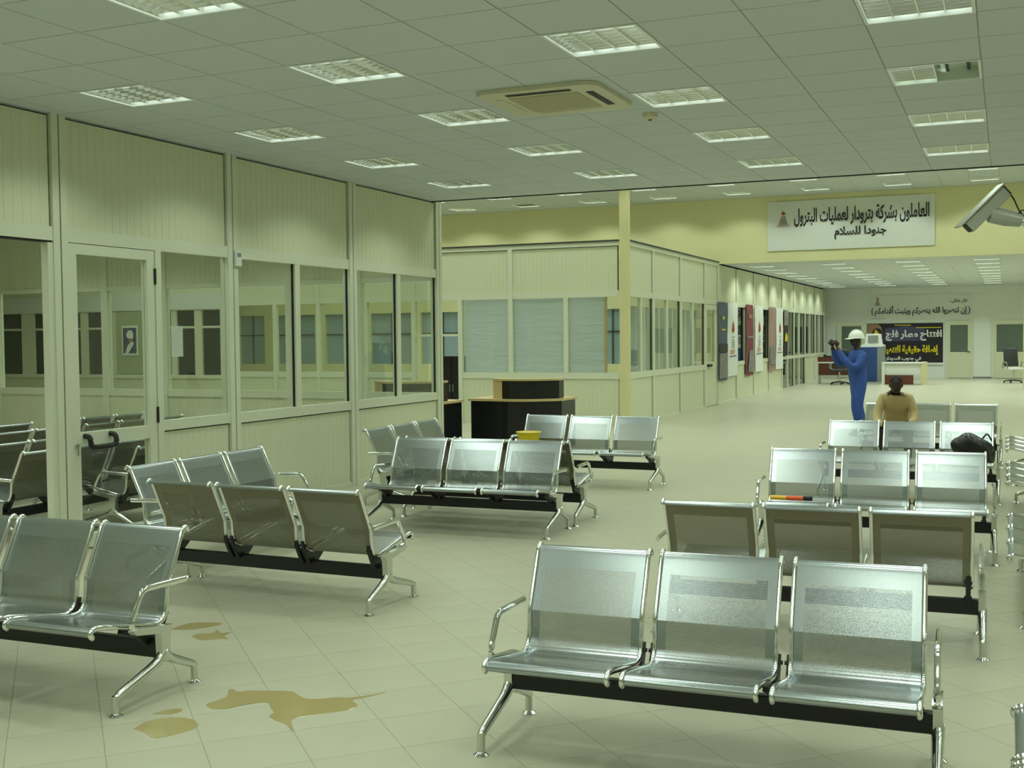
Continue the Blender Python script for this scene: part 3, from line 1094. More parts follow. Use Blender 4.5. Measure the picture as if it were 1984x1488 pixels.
t = thing('tub', 'yellow plastic tub with a rim on the bench before the desk', 'tub', (-5.13, 12.36, .395))
bm = bmesh.new()
lathe(bm, [(.095, 0), (.10, .005), (.135, .19), (.148, .195), (.148, .208), (.128, .208), (.095, .02), (.0, .018)], seg=28)
obj('body', bm, M['yplastic'], t, True)
bm = bmesh.new()
lathe(bm, [(.125, .196), (.125, .2), (.02, .206), (.0, .206)], seg=28)
obj('lid', bm, mat('pale_lid', (.75, .66, .35, 1), .5), t, True)

def puddle(label, poly):
    bm = bmesh.new()
    P2 = smooth_path([(x, y, 0) for x, y in poly + poly[:1]], 3)[:-1]
    c = Vector((sum(p.x for p in P2) / len(P2), sum(p.y for p in P2) / len(P2), 0))
    a = [bm.verts.new((p.x, p.y, .0004)) for p in P2]
    b = [bm.verts.new((p.x + (c.x - p.x) * .015, p.y + (c.y - p.y) * .015, .0016)) for p in P2]
    n = len(a)
    for i in range(n):
        bm.faces.new((a[i], a[(i + 1) % n], b[(i + 1) % n], b[i]))
    f = bm.faces.new(b)
    bmesh.ops.triangulate(bm, faces=[f])
    tag(obj('spill', bm, M['puddle']), label, 'spill', 'tea-coloured spills on the floor')
puddle('large star-shaped brown spill on the floor tiles', [(-3.42, 4.28), (-3.43, 4.32), (-3.41, 4.42), (-3.47, 4.52), (-3.45, 4.53), (-3.41, 4.51), (-3.36, 4.55), (-3.29, 4.57), (-3.17, 4.61), (-3.1, 4.57), (-3.03, 4.54), (-2.96, 4.57), (-2.91, 4.61), (-2.85, 4.63), (-2.79, 4.69), (-2.73, 4.77), (-2.775, 4.67), (-2.82, 4.6), (-2.76, 4.55), (-2.76, 4.48), (-2.82, 4.4), (-2.92, 4.29), (-2.91, 4.23), (-2.82, 4.12), (-2.92, 4.2), (-2.98, 4.22), (-3.05, 4.26), (-3.06, 4.31), (-3.11, 4.36), (-3.17, 4.42), (-3.22, 4.4), (-3.27, 4.33), (-3.3, 4.28), (-3.36, 4.25)])
puddle('long thin brown spill farthest from the viewer', [(-4.52, 5.34), (-4.51, 5.51), (-4.4, 5.57), (-4.32, 5.58), (-4.32, 5.5), (-4.39, 5.4)])
puddle('ragged brown spill just below the long thin one', [(-4.3, 5.27), (-4.3, 5.33), (-4.23, 5.37), (-4.25, 5.44), (-4.18, 5.39), (-4.14, 5.43), (-4.13, 5.35), (-4.06, 5.29), (-4.12, 5.27), (-4.16, 5.23), (-4.21, 5.22)])
puddle('broad brown spill by the foot of the left bench', [(-3.51, 3.9), (-3.52, 4.0), (-3.46, 4.08), (-3.35, 4.1), (-3.26, 4.02), (-3.29, 3.91), (-3.34, 3.84), (-3.43, 3.88)])
puddle('small brown spill next to the left bench foot', [(-3.57, 4.09), (-3.55, 4.16), (-3.5, 4.2), (-3.47, 4.17), (-3.49, 4.12)])

# ================================================================== CEILING FITTINGS
t = thing('air_conditioner', 'square four-way ceiling cassette air conditioner', 'air conditioner', (-3.13, 8.13, HC - .032))
bm = bmesh.new()
box(bm, -.475, .475, -.475, .475, 0, .03)
bmesh.ops.bevel(bm, geom=[e for e in bm.edges if abs(e.verts[0].co.z - e.verts[1].co.z) > .01], offset=.11, segments=5, affect='EDGES', profile=.5)
obj('casing', bm, M['ac'], t)
BX('grille', mat('ac_grille', (.50, .46, .30, 1), .55), t, -.27, .27, -.27, .27, -.008, .002, bevel=.003)
for a, b, c, d, mm in ((-.25, .25, -.385, -.33, 'gasket'), (-.25, .25, .33, .385, 'ac'), (.33, .385, -.25, .25, 'gasket'), (-.385, -.33, -.25, .25, 'ac')):
    BX('air_flap', M[mm], t, a, b, c, d, -.004, .004)
bm = bmesh.new()
for k in range(-8, 9):
    box(bm, -.26, .26, k * .03 - .003, k * .03 + .003, -.011, -.007)
obj('grille_slats', bm, M['ac'], bpy.data.objects.get('grille'))
t = thing('smoke_detector', 'small round smoke detector on the ceiling beside the air conditioner', 'smoke detector', (-2.66, 9.03, HC - .05))
bm = bmesh.new(); lathe(bm, [(.02, 0), (.045, .004), (.06, .02), (.06, .035), (.068, .04), (.068, .0495)], seg=24); obj('body', bm, M['ac'], t, True)
bm = bmesh.new(); lathe(bm, [(.0, -.006), (.016, -.006), (.02, .002)], seg=16); obj('sensor', bm, M['dgrey'], t, True)

# surveillance camera on the right-hand column
t = thing('surveillance_camera', 'grey surveillance camera with a sun shield on a wall arm', 'camera', (.28, 9.55, 2.42))
def cam_part(name, m, b, M4, bevel=.006):
    bm = bmesh.new(); box(bm, *b)
    bmesh.ops.bevel(bm, geom=bm.edges[:], offset=bevel, segments=2, affect='EDGES', profile=.5)
    bmesh.ops.transform(bm, matrix=M4, verts=bm.verts)
    return obj(name, bm, m, t)
ax_ = Vector((-.66, -.28, -.70)).normalized()          # looks down to the left, towards the viewer
si_ = ax_.cross(Vector((0, 0, 1))).normalized()
up_ = si_.cross(ax_).normalized()
ctr = Vector((-.44, -.10, .215))
C4 = Matrix(((ax_.x, si_.x, up_.x, ctr.x), (ax_.y, si_.y, up_.y, ctr.y), (ax_.z, si_.z, up_.z, ctr.z), (0, 0, 0, 1)))
cam_part('housing', M['camgrey'], (-.20, .19, -.05, .05, -.05, .045), C4)
cam_part('sun_shield', M['camgrey'], (-.22, .24, -.062, .062, .047, .058), C4, .003)
cam_part('lens_window', M['gasket'], (.187, .195, -.04, .04, -.04, .035), C4, .002)
cam_part('end_cap', M['dgrey'], (-.215, -.20, -.045, .045, -.045, .04), C4, .003)
bm = bmesh.new()
j0 = C4 @ Vector((.0, 0, -.05))
j1 = Vector((-.19, -.02, .13))
tube(bm, [j0, j0.lerp(j1, .5), j1], [.06, .065, .05], 12)
obj('swivel', bm, M['camgrey'], t, True)
bm = bmesh.new()
tube(bm, [j1, Vector((-.10, 0, .055)), Vector((-.02, .04, .02)), Vector((0, .05, .02))], .026, 12)
lathe(bm, [(.0, 0), (.03, 0), (.03, .05), (.0, .05)], (-.10, 0, .03), 12)
obj('arm', bm, M['castalu'], t, True)
bm = bmesh.new()
tube(bm, smooth_path([C4 @ Vector((-.215, 0, 0)), (-.245, -.04, .30), (-.20, -.04, .20), (-.13, -.03, .12), (-.10, -.02, .08)], 6), .006, 6)
tube(bm, smooth_path([(-.22, -.05, .16), (-.19, -.06, .20), (-.15, -.05, .19), (-.13, -.05, .12), (-.11, -.03, .06)], 6), .005, 6)
tube(bm, smooth_path([(-.11, -.03, .06), (-.07, -.05, .13), (-.03, -.05, .15), (-.02, -.04, .11), (-.09, -.03, .07)], 6), .004, 6)
obj('cable', bm, M['gasket'], t, True)
BX('wall_plate', M['castalu'], t, -.006, .0, -.02, .12, -.06, .10)

t = thing('thermostat', 'small white wall controller on the partition post', 'thermostat', (PX + .052, 9.24, 2.42))
BX('body', M['white'], t, 0, .03, -.045, .045, 0, .15, bevel=.006)
BX('display', M['grey'], t, .03, .033, -.03, .03, .09, .13)

# ================================================================== RECEPTION DESKS
def arc_pts(c, r, a0, a1, n=12):
    return [(c[0] + r * math.cos(R(a0 + (a1 - a0) * k / n)), c[1] + r * math.sin(R(a0 + (a1 - a0) * k / n))) for k in range(n + 1)]
def make_desk(label):
    t = thing('reception_desk', label, 'desk', group='reception desks')
    front = [(-.66, .0), (-.12, -.04)] + [(-.12 + .82 * s, -.04 - .06 * math.sin(PI * s) + .40 * s * s) for s in (.12, .25, .38, .5, .62, .74, .86, .95, 1.0)]
    back = [(.70, .95), (-.66, .95)]
    bm = bmesh.new(); prism(bm, front + back, .0, .735); obj('body', bm, M['blackfab'], t)
    off = lambda P_, d: [(x + (d if x > .5 else -d if x < -.5 else 0), y - d) for x, y in P_]
    bm = bmesh.new(); prism(bm, off(front, .035) + [(.735, .97), (-.695, .97)], .735, .77); obj('counter_top', bm, M['wood'], t)
    hf = [(-.36, .17), (-.14, .02)] + [(x, y + .05) for x, y in front[2:-1]]
    hb = [(x, y + .22) for x, y in reversed(hf[1:])] + [(-.36, .40)]
    bm = bmesh.new(); prism(bm, hf[1:] + [(x, y + .2) for x, y in reversed(hf[1:])], .77, 1.045); obj('raised_front', bm, M['blackfab'], t)
    bm = bmesh.new(); prism(bm, [(-.36, .17), (-.142, .018), (-.14, .05), (-.14, .2), (-.36, .38)], .77, 1.045); obj('end_panel', bm, M['wood'], t)
    bm = bmesh.new(); prism(bm, off(hf, .02) + hb, 1.045, 1.075); obj('raised_top', bm, M['wood'], t)
    return t
dk = make_desk('black reception desk with beech tops standing in front of the office')
dk.location = (-6.93, 15.98, 0)
dk2 = copy_tree(dk)
dk2.location = (-8.30, 14.72, 0)
dk2['label'] = 'reception desk mostly hidden behind the end of the glazed partition'

t = thing('cabinet', 'tall black cabinet just inside the rear office doorway', 'cabinet', (-10.55, 21.5, 0))
BX('body', M['blackfab'], t, -.28, .28, -.2, .25, 0, 1.33)
for x in (-.28, .002):
    d_ = BX('door', M['blackfab'], t, x + .004, x + .274, -.218, -.2, .05, 1.30)
    BX('handle', M['grey'], d_, x + (.235 if x < 0 else .025), x + (.25 if x < 0 else .04), -.235, -.218, .6, .75)
t = thing('bin', 'small white waste bin on the floor by the office door', 'bin', (-10.33, 20.2, 0))
bm = bmesh.new(); lathe(bm, [(.12, 0), (.125, .01), (.15, .34), (.16, .345), (.16, .36), (.145, .36), (.11, .03), (0, .03)], seg=20); obj('body', bm, M['white'], t, True)
bm = bmesh.new(); lathe(bm, [(.13, .0), (.135, .06), (.128, .06)], seg=20); obj('base_band', bm, M['dgrey'], t, True)

# notices seen through the glass
t = thing('portrait', 'framed portrait print of a figure in white on blue ground', 'picture', (-18.45, YP - .075, 1.38))
BX('frame', M['paper'], t, -.23, .23, .0, .012, 0, .68)
BX('print', mat('portrait_blue', (.03, .035, .12, 1), .5), t, -.19, .19, -.006, .001, .05, .63)
bm = bmesh.new()
plate_xz(bm, [(-.13, .05), (-.04, .05), (.12, .26), (.10, .32), (.03, .30), (-.06, .22)], -.012, -.005)
obj('garment', bm, M['paper'], t)
bm = bmesh.new()
plate_xz(bm, [(-.03, .30), (.09, .30), (.10, .40), (-.01, .42)], -.012, -.005)
obj('face', bm, M['tanprint'], t)
bm = bmesh.new()
plate_xz(bm, [(-.07, .40), (.10, .38), (.11, .50), (.05, .58), (-.04, .56), (-.09, .48)], -.013, -.005)
obj('headcloth', bm, M['paper'], t)
tag(BX('blind', mat('green_blind', (.36, .40, .24, 1), .7), None, -18.86, -18.1, YP - .06, YP - .05, .95, 2.38), 'grey-green blind panel behind the portrait', 'blind')
tag(BX('notice', M['paper'], None, -11.34, -11.14, 13.58, 13.60, 1.47, 1.92), 'white paper notice taped to the end wall glazing', 'notice')

# ================================================================== BANNERS
def cloth(name, m, parent, x0, x1, z0, z1, y, amp=.012, axis='X', nx=28, nz=8):
    bm = bmesh.new()
    g = []
    for j in range(nz + 1):
        row = []
        for i in range(nx + 1):
            s, z = x0 + (x1 - x0) * i / nx, z0 + (z1 - z0) * j / nz
            d = amp * (math.sin(3.1 * s + 2 * z) * .5 + math.sin(1.3 * s - 5 * z) * .5) * (1 if 0 < j < nz else .4)
            row.append(bm.verts.new((s, y - d, z) if axis == 'X' else (y + d, s, z)))
        g.append(row)
    for j in range(nz):
        for i in range(nx):
            bm.faces.new((g[j][i], g[j][i + 1], g[j + 1][i + 1], g[j + 1][i]))
    r = bmesh.ops.extrude_face_region(bm, geom=bm.faces[:])
    bmesh.ops.translate(bm, verts=[v for v in r['geom'] if isinstance(v, bmesh.types.BMVert)], vec=(0, .004, 0) if axis == 'X' else (-.004, 0, 0))
    return obj(name, bm, m, parent, True)

def rig_logo(parent, x, z, s, y):
    """little derrick on a base line with a red flame above"""
    bm = bmesh.new()
    for k in range(4):
        w0 = .30 - .05 * k
        plate_xz(bm, [(x - w0 * s, z + (.14 * k) * s), (x + w0 * s, z + (.14 * k) * s), (x + (w0 - .05) * s, z + (.14 * k + .09) * s), (x - (w0 - .05) * s, z + (.14 * k + .09) * s)], y - .003, y)
    plate_xz(bm, [(x - .42 * s, z - .08 * s), (x + .42 * s, z - .08 * s), (x + .42 * s, z - .04 * s), (x - .42 * s, z - .04 * s)], y - .003, y)
    obj('logo_tower', bm, mat('logo_grey', (.36, .27, .25, 1), .6) if 'logo_grey' not in bpy.data.materials else bpy.data.materials['logo_grey'], parent)
    bm = bmesh.new()
    plate_xz(bm, [(x - .10 * s, z + .62 * s), (x + .02 * s, z + .58 * s), (x + .15 * s, z + .68 * s), (x + .02 * s, z + .74 * s), (x + .01 * s, z + .86 * s), (x - .08 * s, z + .74 * s)], y - .003, y)
    obj('logo_flame', bm, M['red'], parent)

t = thing('banner', 'large white banner with two lines of dark Arabic lettering', 'banner', (0, 0, 0))
yb = YB - .02
cloth('cloth', M['banner'], t, -5.36, -1.54, 3.74, 4.92, yb - .01)
yt = yb - .03
lettering('lettering', 'العاملون بشركة بترودار لعمليات البترول', M['inkblack'], t, -4.72, -1.66, 4.30, 4.74, yt, embolden=.022)
lettering('lettering', 'جنودا للسلام', M['inkblack'], t, -3.78, -2.60, 3.96, 4.26, yt, embolden=.022)
rig_logo(t, -4.98, 4.36, .40, yt)

t = thing('banner', 'white wall banner with a line of navy Arabic script at the far end', 'banner', (0, 0, 0))
yb = YF - .012
cloth('cloth', M['banner'], t, -4.95, -1.22, 2.25, 3.22, yb - .004, .003)
yt = yb - .012
lettering('lettering', '( إن تنصروا الله ينصركم ويثبت أقدامكم )', M['navy'], t, -4.86, -1.28, 2.38, 2.80, yt, embolden=.025)
lettering('lettering', 'قال تعالى :', M['navy'], t, -2.02, -1.40, 2.86, 3.02, yt, embolden=.02)
rig_logo(t, -4.63, 2.84, .34, yt)
BX('small_print', M['greyink'], t, -4.85, -4.35, yt - .002, yt, 2.30, 2.315)

t = thing('banner', 'dark banner with white and yellow Arabic lettering on the far wall', 'banner', (0, 0, 0))
yb = YF - .03
cloth('cloth', M['inkblack'], t, -5.02, -2.24, .60, 2.12, yb, .002)
yt = yb - .006
bm = bmesh.new(); plate_xz(bm, [(-5.0, 1.30), (-4.55, 1.34), (-4.42, 1.7), (-4.50, 2.0), (-4.62, 2.10), (-5.0, 2.10)], yt - .002, yt); obj('tan_patch', bm, M['tanprint'], t)
bm = bmesh.new(); plate_xz(bm, [(-4.44, 1.42), (-2.9, 1.44), (-2.9, 1.95), (-3.6, 2.02), (-4.36, 1.92), (-4.36, 1.7)], yt - .002, yt); obj('violet_patch', bm, M['lpurple'], t)
bm = bmesh.new(); plate_xz(bm, [(-4.86 + .19 * math.cos(R(a)) + .22, 1.72 + .22 * math.sin(R(a))) for a in range(0, 360, 24)], yt - .004, yt - .002); obj('emblem_disc', bm, M['inkblack'], t)
bm = bmesh.new(); plate_xz(bm, [(-4.80, 1.56), (-4.56, 1.56), (-4.60, 1.78), (-4.70, 1.90), (-4.76, 1.74)], yt - .006, yt - .004); obj('emblem_flame', bm, M['printyellow'], t)
y3 = yt - .006
lettering('lettering', 'افتتاح مطار فلج', M['printwhite'], t, -4.32, -2.28, 1.44, 1.86, y3, embolden=.04)
lettering('lettering', 'إضافة حقيقية للتنمية', M['printyellow'], t, -4.42, -2.26, .88, 1.28, y3, embolden=.05)
lettering('lettering', 'في جنوب السودان', M['printwhite'], t, -4.38, -3.02, .64, .84, y3, embolden=.04)
for a, b, z in ((-4.0, -3.4, 2.03), (-3.2, -2.3, 1.93)):
    BX('yellow_line', M['printyellow'], t, a, b, y3 - .002, y3, z, z + .03)
BX('hanging_bar', M['paper'], t, -5.0, -2.24, yb - .02, yb + .0, .52, .60)

# vertical banners hung on the far side wall
bx = SX + .075
def hang(label, y0, y1, z0, z1, kind):
    t = thing('banner', label, 'banner', (0, 0, 0), 0, 'vertical banners along the far side wall')
    base = {'white': 'banner', 'blue': 'blueprint', 'maroon': 'maroon', 'pink': 'pinkprint', 'yellow': 'inkblack'}[kind]
    cloth('cloth', M[base], t, y0, y1, z0, z1, bx, .01, 'Y', 6, 14)
    x = bx + .016
    w = y1 - y0
    m_ = (y0 + y1) / 2
    def patch(name, mm, poly):
        bm = bmesh.new(); plate_yz(bm, [(m_ + u * w, z0 + v * (z1 - z0)) for u, v in poly], x, x + .003); obj(name, bm, M[mm], t)
    if kind == 'white':
        patch('flame_red', 'red', [(-.10, .62), (.02, .60), (.12, .64), (.08, .70), (.0, .76), (-.06, .69)])
        patch('flame_yellow', 'oyellow', [(-.02, .585), (.10, .60), (.08, .635), (.0, .62)])
        patch('grey_mark', 'greyink', [(-.12, .53), (.18, .53), (.18, .54), (-.12, .54)])
        for k in range(4):
            patch('script_stroke', 'greyink', [(-.1 + .06 * (k % 2), .40 + .03 * k), (.12, .385 + .03 * k), (.14, .395 + .03 * k), (-.08 + .06 * (k % 2), .415 + .03 * k)])
        patch('salmon_mark', 'pinkblob', [(-.22, .31), (.14, .31), (.14, .36), (-.22, .36)])
        patch('navy_line', 'navy', [(-.42, .262), (.32, .27), (.32, .28), (-.42, .272)])
    elif kind == 'blue':
        patch('yellow_mark', 'printyellow', [(-.12, .78), (.1, .78), (.1, .82), (-.12, .82)])
        patch('yellow_mark', 'printyellow', [(-.2, .64), (.2, .64), (.2, .66), (-.2, .66)])
        patch('dark_band', 'inkblack', [(-.46, .36), (.46, .36), (.46, .47), (-.46, .47)])
        patch('photo', 'greyprint', [(-.46, .03), (.46, .03), (.46, .35), (-.46, .35)])
    elif kind == 'maroon':
        patch('tan_mark', 'tanprint', [(-.2, .80), (.25, .80), (.25, .86), (-.2, .86)])
        patch('pale_line', 'greyprint', [(-.35, .53), (.4, .53), (.4, .56), (-.35, .56)])
        patch('photo', 'greyprint', [(-.3, .06), (.45, .04), (.45, .36), (-.1, .36)])
    elif kind == 'pink':
        patch('photo', 'greyprint', [(-.4, .10), (.4, .10), (.4, .38), (-.4, .38)])
    else:
        patch('grey_top', 'greyprint', [(-.46, .66), (.46, .66), (.46, .99), (-.46, .99)])
        patch('yellow_flame', 'printyellow', [(-.3, .32), (.2, .30), (.3, .42), (0, .52), (-.2, .42)])
hang('slate-blue vertical banner with photo, first along the far side wall', 27.98, 28.96, .58, 2.54, 'blue')
hang('white vertical banner with red flame next to the blue banner', 29.0, 30.15, .66, 2.54, 'white')
hang('maroon vertical banner with photo on the far side wall', 31.24, 32.2, .60, 2.55, 'maroon')
hang('white vertical banner with red flame next to the maroon banner', 32.46, 33.58, .67, 2.55, 'white')
hang('faded pink vertical banner on the far side wall', 34.54, 35.58, .62, 2.55, 'pink')
hang('white vertical banner with red flame next to the pink banner', 35.66, 36.86, .65, 2.54, 'white')
hang('short black and yellow banner farthest along the side wall', 36.92, 37.74, 1.06, 2.50, 'yellow')

# ================================================================== FAR FURNITURE
def far_desk(label, x, y, w, z, side='brown'):
    t = thing('desk', label, 'desk', (x, y, 0))
    BX('desk_top', M['white'], t, -w / 2, w / 2, -.35, .35, z - .05, z)
    BX('side_panel', M['white'], t, -w / 2, -w / 2 + .05, -.33, .33, 0, z - .05)
    BX('side_panel', M['white'], t, w / 2 - .05, w / 2, -.33, .33, 0, z - .05)
    BX('modesty_panel', M[side], t, -w / 2 + .05, w / 2 - .05, -.30, -.27, .30, z - .05)
    return t
far_desk('white-topped desk with mahogany front beside the far glazed wall', -5.3, 41.2, 1.55, .76)
BX_ = thing('box', 'mahogany box standing on the desk by the far glazed wall', 'box', (-5.75, 41.2, .76))
BX('body', M['brown'], BX_, -.32, .32, -.18, .18, 0, .14)
BX('lid', M['brown'], BX_, -.33, .33, -.19, .19, .14, .165)
t = thing('telephone', 'black desk telephone on the mahogany box', 'telephone', (-5.75, 41.15, .925))
BX('base', M['blackfab'], t, -.13, .13, -.08, .08, 0, .05, bevel=.01)
BX('handset', M['blackfab'], t, -.12, -.06, -.1, .1, .05, .09, bevel=.012)
BX('keypad', M['white'], t, -.02, .10, -.06, .06, .05, .055)

def office_chair(label, x, y, rz, back='office'):
    t = thing('office_chair', label, 'chair', (x, y, 0), R(rz))
    bm = bmesh.new()
    for k in range(5):
        a = 2 * PI * k / 5 + .3
        tube(bm, [(0, 0, .10), (.30 * math.cos(a), .30 * math.sin(a), .07)], [.028, .018], 8)
        bmesh.ops.create_uvsphere(bm, u_segments=8, v_segments=6, radius=.032, matrix=Matrix.Translation((.30 * math.cos(a), .30 * math.sin(a), .032)))
    obj('star_base', bm, M['blackfab'], t, True)
    bm = bmesh.new(); tube(bm, [(0, 0, .09), (0, 0, .44)], .03, 10); obj('gas_lift', bm, M['castalu'], t, True)
    BX('seat', M['white'] if back == 'pale' else M['office'], t, -.26, .26, -.27, .24, .44, .53, bevel=.03)
    bm = bmesh.new()
    box(bm, -.25, .25, .20, .28, .56, 1.20)
    for v in bm.verts:
        if v.co.z > 1:
            v.co.y += .10
            v.co.x *= .92
    bmesh.ops.bevel(bm, geom=bm.edges[:], offset=.04, segments=3, affect='EDGES', profile=.5)
    obj('backrest', bm, M['office'], t, True)
    for sg in (-1, 1):
        bm = bmesh.new()
        tube(bm, smooth_path([(sg * .25, .18, .50), (sg * .31, .18, .56), (sg * .31, .12, .70), (sg * .31, -.16, .70), (sg * .30, -.2, .62), (sg * .25, -.12, .50)], 4), .02, 8)
        obj('armrest', bm, M['grey'], t, True)
    return t
office_chair('dark high-backed office chair before the far right door', .22, 42.7, 20, 'pale')
office_chair('black office chair at the white-topped desk by the far glazed wall', -5.25, 40.35, 200)

t = thing('baggage_scanner', 'blue sheet-metal inspection machine at the far end', 'machine', (-4.35, 42.0, 0))
BX('body', M['blue'], t, -.62, .22, -.45, .45, .06, 1.26, bevel=.01)
BX('side_panel', M['grey'], t, .22, .40, -.45, .45, .06, 1.24)
BX('plinth', M['white'], t, -.60, .42, -.42, .42, 0, .06)
BX('top_plate', M['white'], t, -.60, .40, -.44, .44, 1.26, 1.30)
t = thing('monitor', 'boxy white monitor standing on the blue machine', 'monitor', (-4.28, 41.85, 1.30))
bm = bmesh.new()
box(bm, -.30, .30, -.20, .24, 0, .42)
for v in bm.verts:
    if v.co.z > .2:
        v.co.x *= .78
        v.co.y = v.co.y * .8 + .02
bmesh.ops.bevel(bm, geom=bm.edges[:], offset=.02, segments=2, affect='EDGES', profile=.5)
obj('casing', bm, M['white'], t)
BX('screen', M['grey'], t, -.17, .17, -.205, -.165, .10, .36)
BX('base', M['white'], t, -.38, .36, -.24, .24, 0, .05)

t = thing('counter', 'low white counter with a mahogany panel under the dark banner', 'counter', (-3.18, 41.0, 0))
BX('top', M['white'], t, -.72, .62, -.3, .4, .70, .75)
BX('front', M['white'], t, -.70, .55, -.22, -.18, .34, .70)
BX('leg', M['column'], t, .55, .70, -.28, .40, 0, .76)
BX('leg', M['white'], t, -.72, -.62, -.28, .40, 0, .70)
BX('kick_panel', M['brown'], t, -.62, .30, -.29, -.25, .0, .32)

# ================================================================== PEOPLE
def skin_mesh(chains, root, levels=2):
    """chains: list of [(point, radius), ...]; equal points are welded; grown with a Skin modifier"""
    verts, edges, rad, idx = [], [], [], {}
    for ch in chains:
        last = None
        for p, r in ch:
            k = tuple(round(c, 4) for c in p)
            if k not in idx:
                idx[k] = len(verts)
                verts.append(p)
                rad.append(r if isinstance(r, tuple) else (r, r))
            if last is not None and last != idx[k]:
                edges.append((last, idx[k]))
            last = idx[k]
    me = bpy.data.meshes.new('skel')
    me.from_pydata(verts, edges, [])
    o = bpy.data.objects.new('skel', me)
    COL.objects.link(o)
    o.modifiers.new('skin', 'SKIN')
    me.attributes  # noqa
    if not me.skin_vertices:
        bpy.context.view_layer.objects.active = o
        o.select_set(True)
        bpy.ops.mesh.customdata_skin_add()
    sv = me.skin_vertices[0].data
    rk = idx[tuple(round(c, 4) for c in root)]
    for i, r in enumerate(rad):
        sv[i].radius = r
        sv[i].use_root = (i == rk)
    s = o.modifiers.new('sub', 'SUBSURF')
    s.levels = s.render_levels = levels
    bpy.context.view_layer.update()
    out = bpy.data.meshes.new_from_object(o.evaluated_get(bpy.context.evaluated_depsgraph_get()))
    bpy.data.objects.remove(o)
    return out

def head_bm(bm, c, look, s=1.0):
    """head with nose, brow, chin, ears; look = facing direction (unit, horizontal-ish)"""
    look = Vector(look).normalized()
    side = look.cross(Vector((0, 0, 1))).normalized()
    up = side.cross(look).normalized()
    r = bmesh.ops.create_uvsphere(bm, u_segments=20, v_segments=16, radius=1)
    c = Vector(c)
    for v in r['verts']:
        x, y, z = v.co               # x side, y front(+), z up
        fx, fy, fz = .076 * x, .098 * y, .118 * z
        if z < -.2:
            fx *= 1 - .30 * (-z - .2)
            fy *= 1 - .15 * (-z - .2)
        if y > .75 and abs(x) < .22 and -.35 < z < .18:
            fy += .016 * (1 - abs(x) / .22)
        if y > .55 and .12 < z < .3 and .15 < abs(x) < .6:
            fy -= .008
        if y > .7 and -.62 < z < -.42 and abs(x) < .35:
            fy += .008
        v.co = c + s * (side * fx + look * fy + up * fz)
    for sg in (-1, 1):
        e = bmesh.ops.create_uvsphere(bm, u_segments=8, v_segments=6, radius=1)
        for v in e['verts']:
            x, y, z = v.co
            v.co = c + s * (side * (sg * .078 + .010 * x) + look * (-.005 + .018 * y) + up * (-.005 + .030 * z))

def hand_bm(bm, wrist, fwd, palm_n, curl=.5, s=1.0):
    """palm, four bent fingers and a thumb leaving the side of the palm"""
    fwd = Vector(fwd).normalized()
    n = Vector(palm_n)
    n = (n - fwd * n.dot(fwd)).normalized()
    sd = fwd.cross(n).normalized()
    w = Vector(wrist)
    tube(bm, [w, w + fwd * .03 * s, w + fwd * .07 * s, w + fwd * .09 * s], [.026 * s, .034 * s, .040 * s, .036 * s], 10, .5, up=n)
    for k, ln in enumerate((.068, .078, .073, .056)):
        o = (k - 1.5) * .019 * s
        p = w + fwd * .085 * s + sd * o
        pts = [p]
        a = .15
        for q_ in range(3):
            a += curl * .9
            p = p + (fwd * math.cos(a) + n * math.sin(a)) * (ln * s * (.45, .32, .23)[q_])
            pts.append(p)
        tube(bm, pts, [.0095 * s, .009 * s, .008 * s, .006 * s], 7)
    p = w + fwd * .03 * s - sd * .032 * s
    pts = [p, p + (fwd * .6 - sd * .7) .normalized() * .032 * s, p + (fwd * .6 - sd * .7).normalized() * .034 * s + (fwd * .8 + n * .5).normalized() * .03 * s, p + (fwd * .6 - sd * .7).normalized() * .034 * s + (fwd * .7 + n * .7).normalized() * .052 * s]
    tube(bm, pts, [.013 * s, .011 * s, .010 * s, .007 * s], 7)

def person(label, body_me, mats, assign, extra, loc, rz):
    """one continuous figure: skinned body, head and hands in one mesh"""
    bm = bmesh.new()
    bm.from_mesh(body_me)
    bm.faces.ensure_lookup_table()
    for f in bm.faces:
        f.material_index = assign(f.calc_center_median())
    n0 = len(bm.faces)
    extra(bm)
    bm.faces.ensure_lookup_table()
    for f in bm.faces[n0:]:
        f.material_index = 0
    t = thing('person', label, 'person', loc, R(rz))
    b = link('body', mesh('body', bm, mats, True, False), t)
    return t, b

# --- standing figure in blue, raising a compact camera; local frame: faces -x, towards the viewer's left
H0 = .98
ch = [
    [((0, 0, H0), (.165, .165)), ((-.01, 0, 1.10), (.165, .160)), ((-.01, 0, 1.24), (.175, .170)), ((0, 0, 1.36), (.150, .140)), ((0, 0, 1.43), (.075, .075)), ((-.02, 0, 1.50), (.058, .058)), ((-.03, 0, 1.56), (.055, .055))],
    [((0, 0, 1.36), (.150, .140)), ((.0, -.19, 1.36), .085), ((-.10, -.27, 1.19), .078), ((-.22, -.29, 1.14), .072), ((-.33, -.20, 1.30), .058), ((-.39, -.10, 1.46), .036), ((-.40, -.08, 1.50), .030)],
    [((0, 0, 1.36), (.150, .140)), ((.0, .19, 1.36), .085), ((-.13, .25, 1.23), .078), ((-.25, .25, 1.22), .070), ((-.34, .15, 1.35), .056), ((-.41, .07, 1.47), .036), ((-.42, .06, 1.51), .030)],
    [((0, 0, H0), (.165, .165)), ((.0, -.11, .88), (.125, .125)), ((-.06, -.135, .66), .118), ((-.08, -.145, .48), .100), ((-.04, -.15, .28), .092), ((.0, -.15, .10), .080), ((.005, -.15, .06), .07)],
    [((0, 0, H0), (.165, .165)), ((.02, .11, .88), (.125, .125)), ((.06, .135, .66), .118), ((.06, .145, .48), .100), ((.12, .15, .28), .092), ((.16, .15, .10), .080), ((.165, .15, .06), .07)],
]
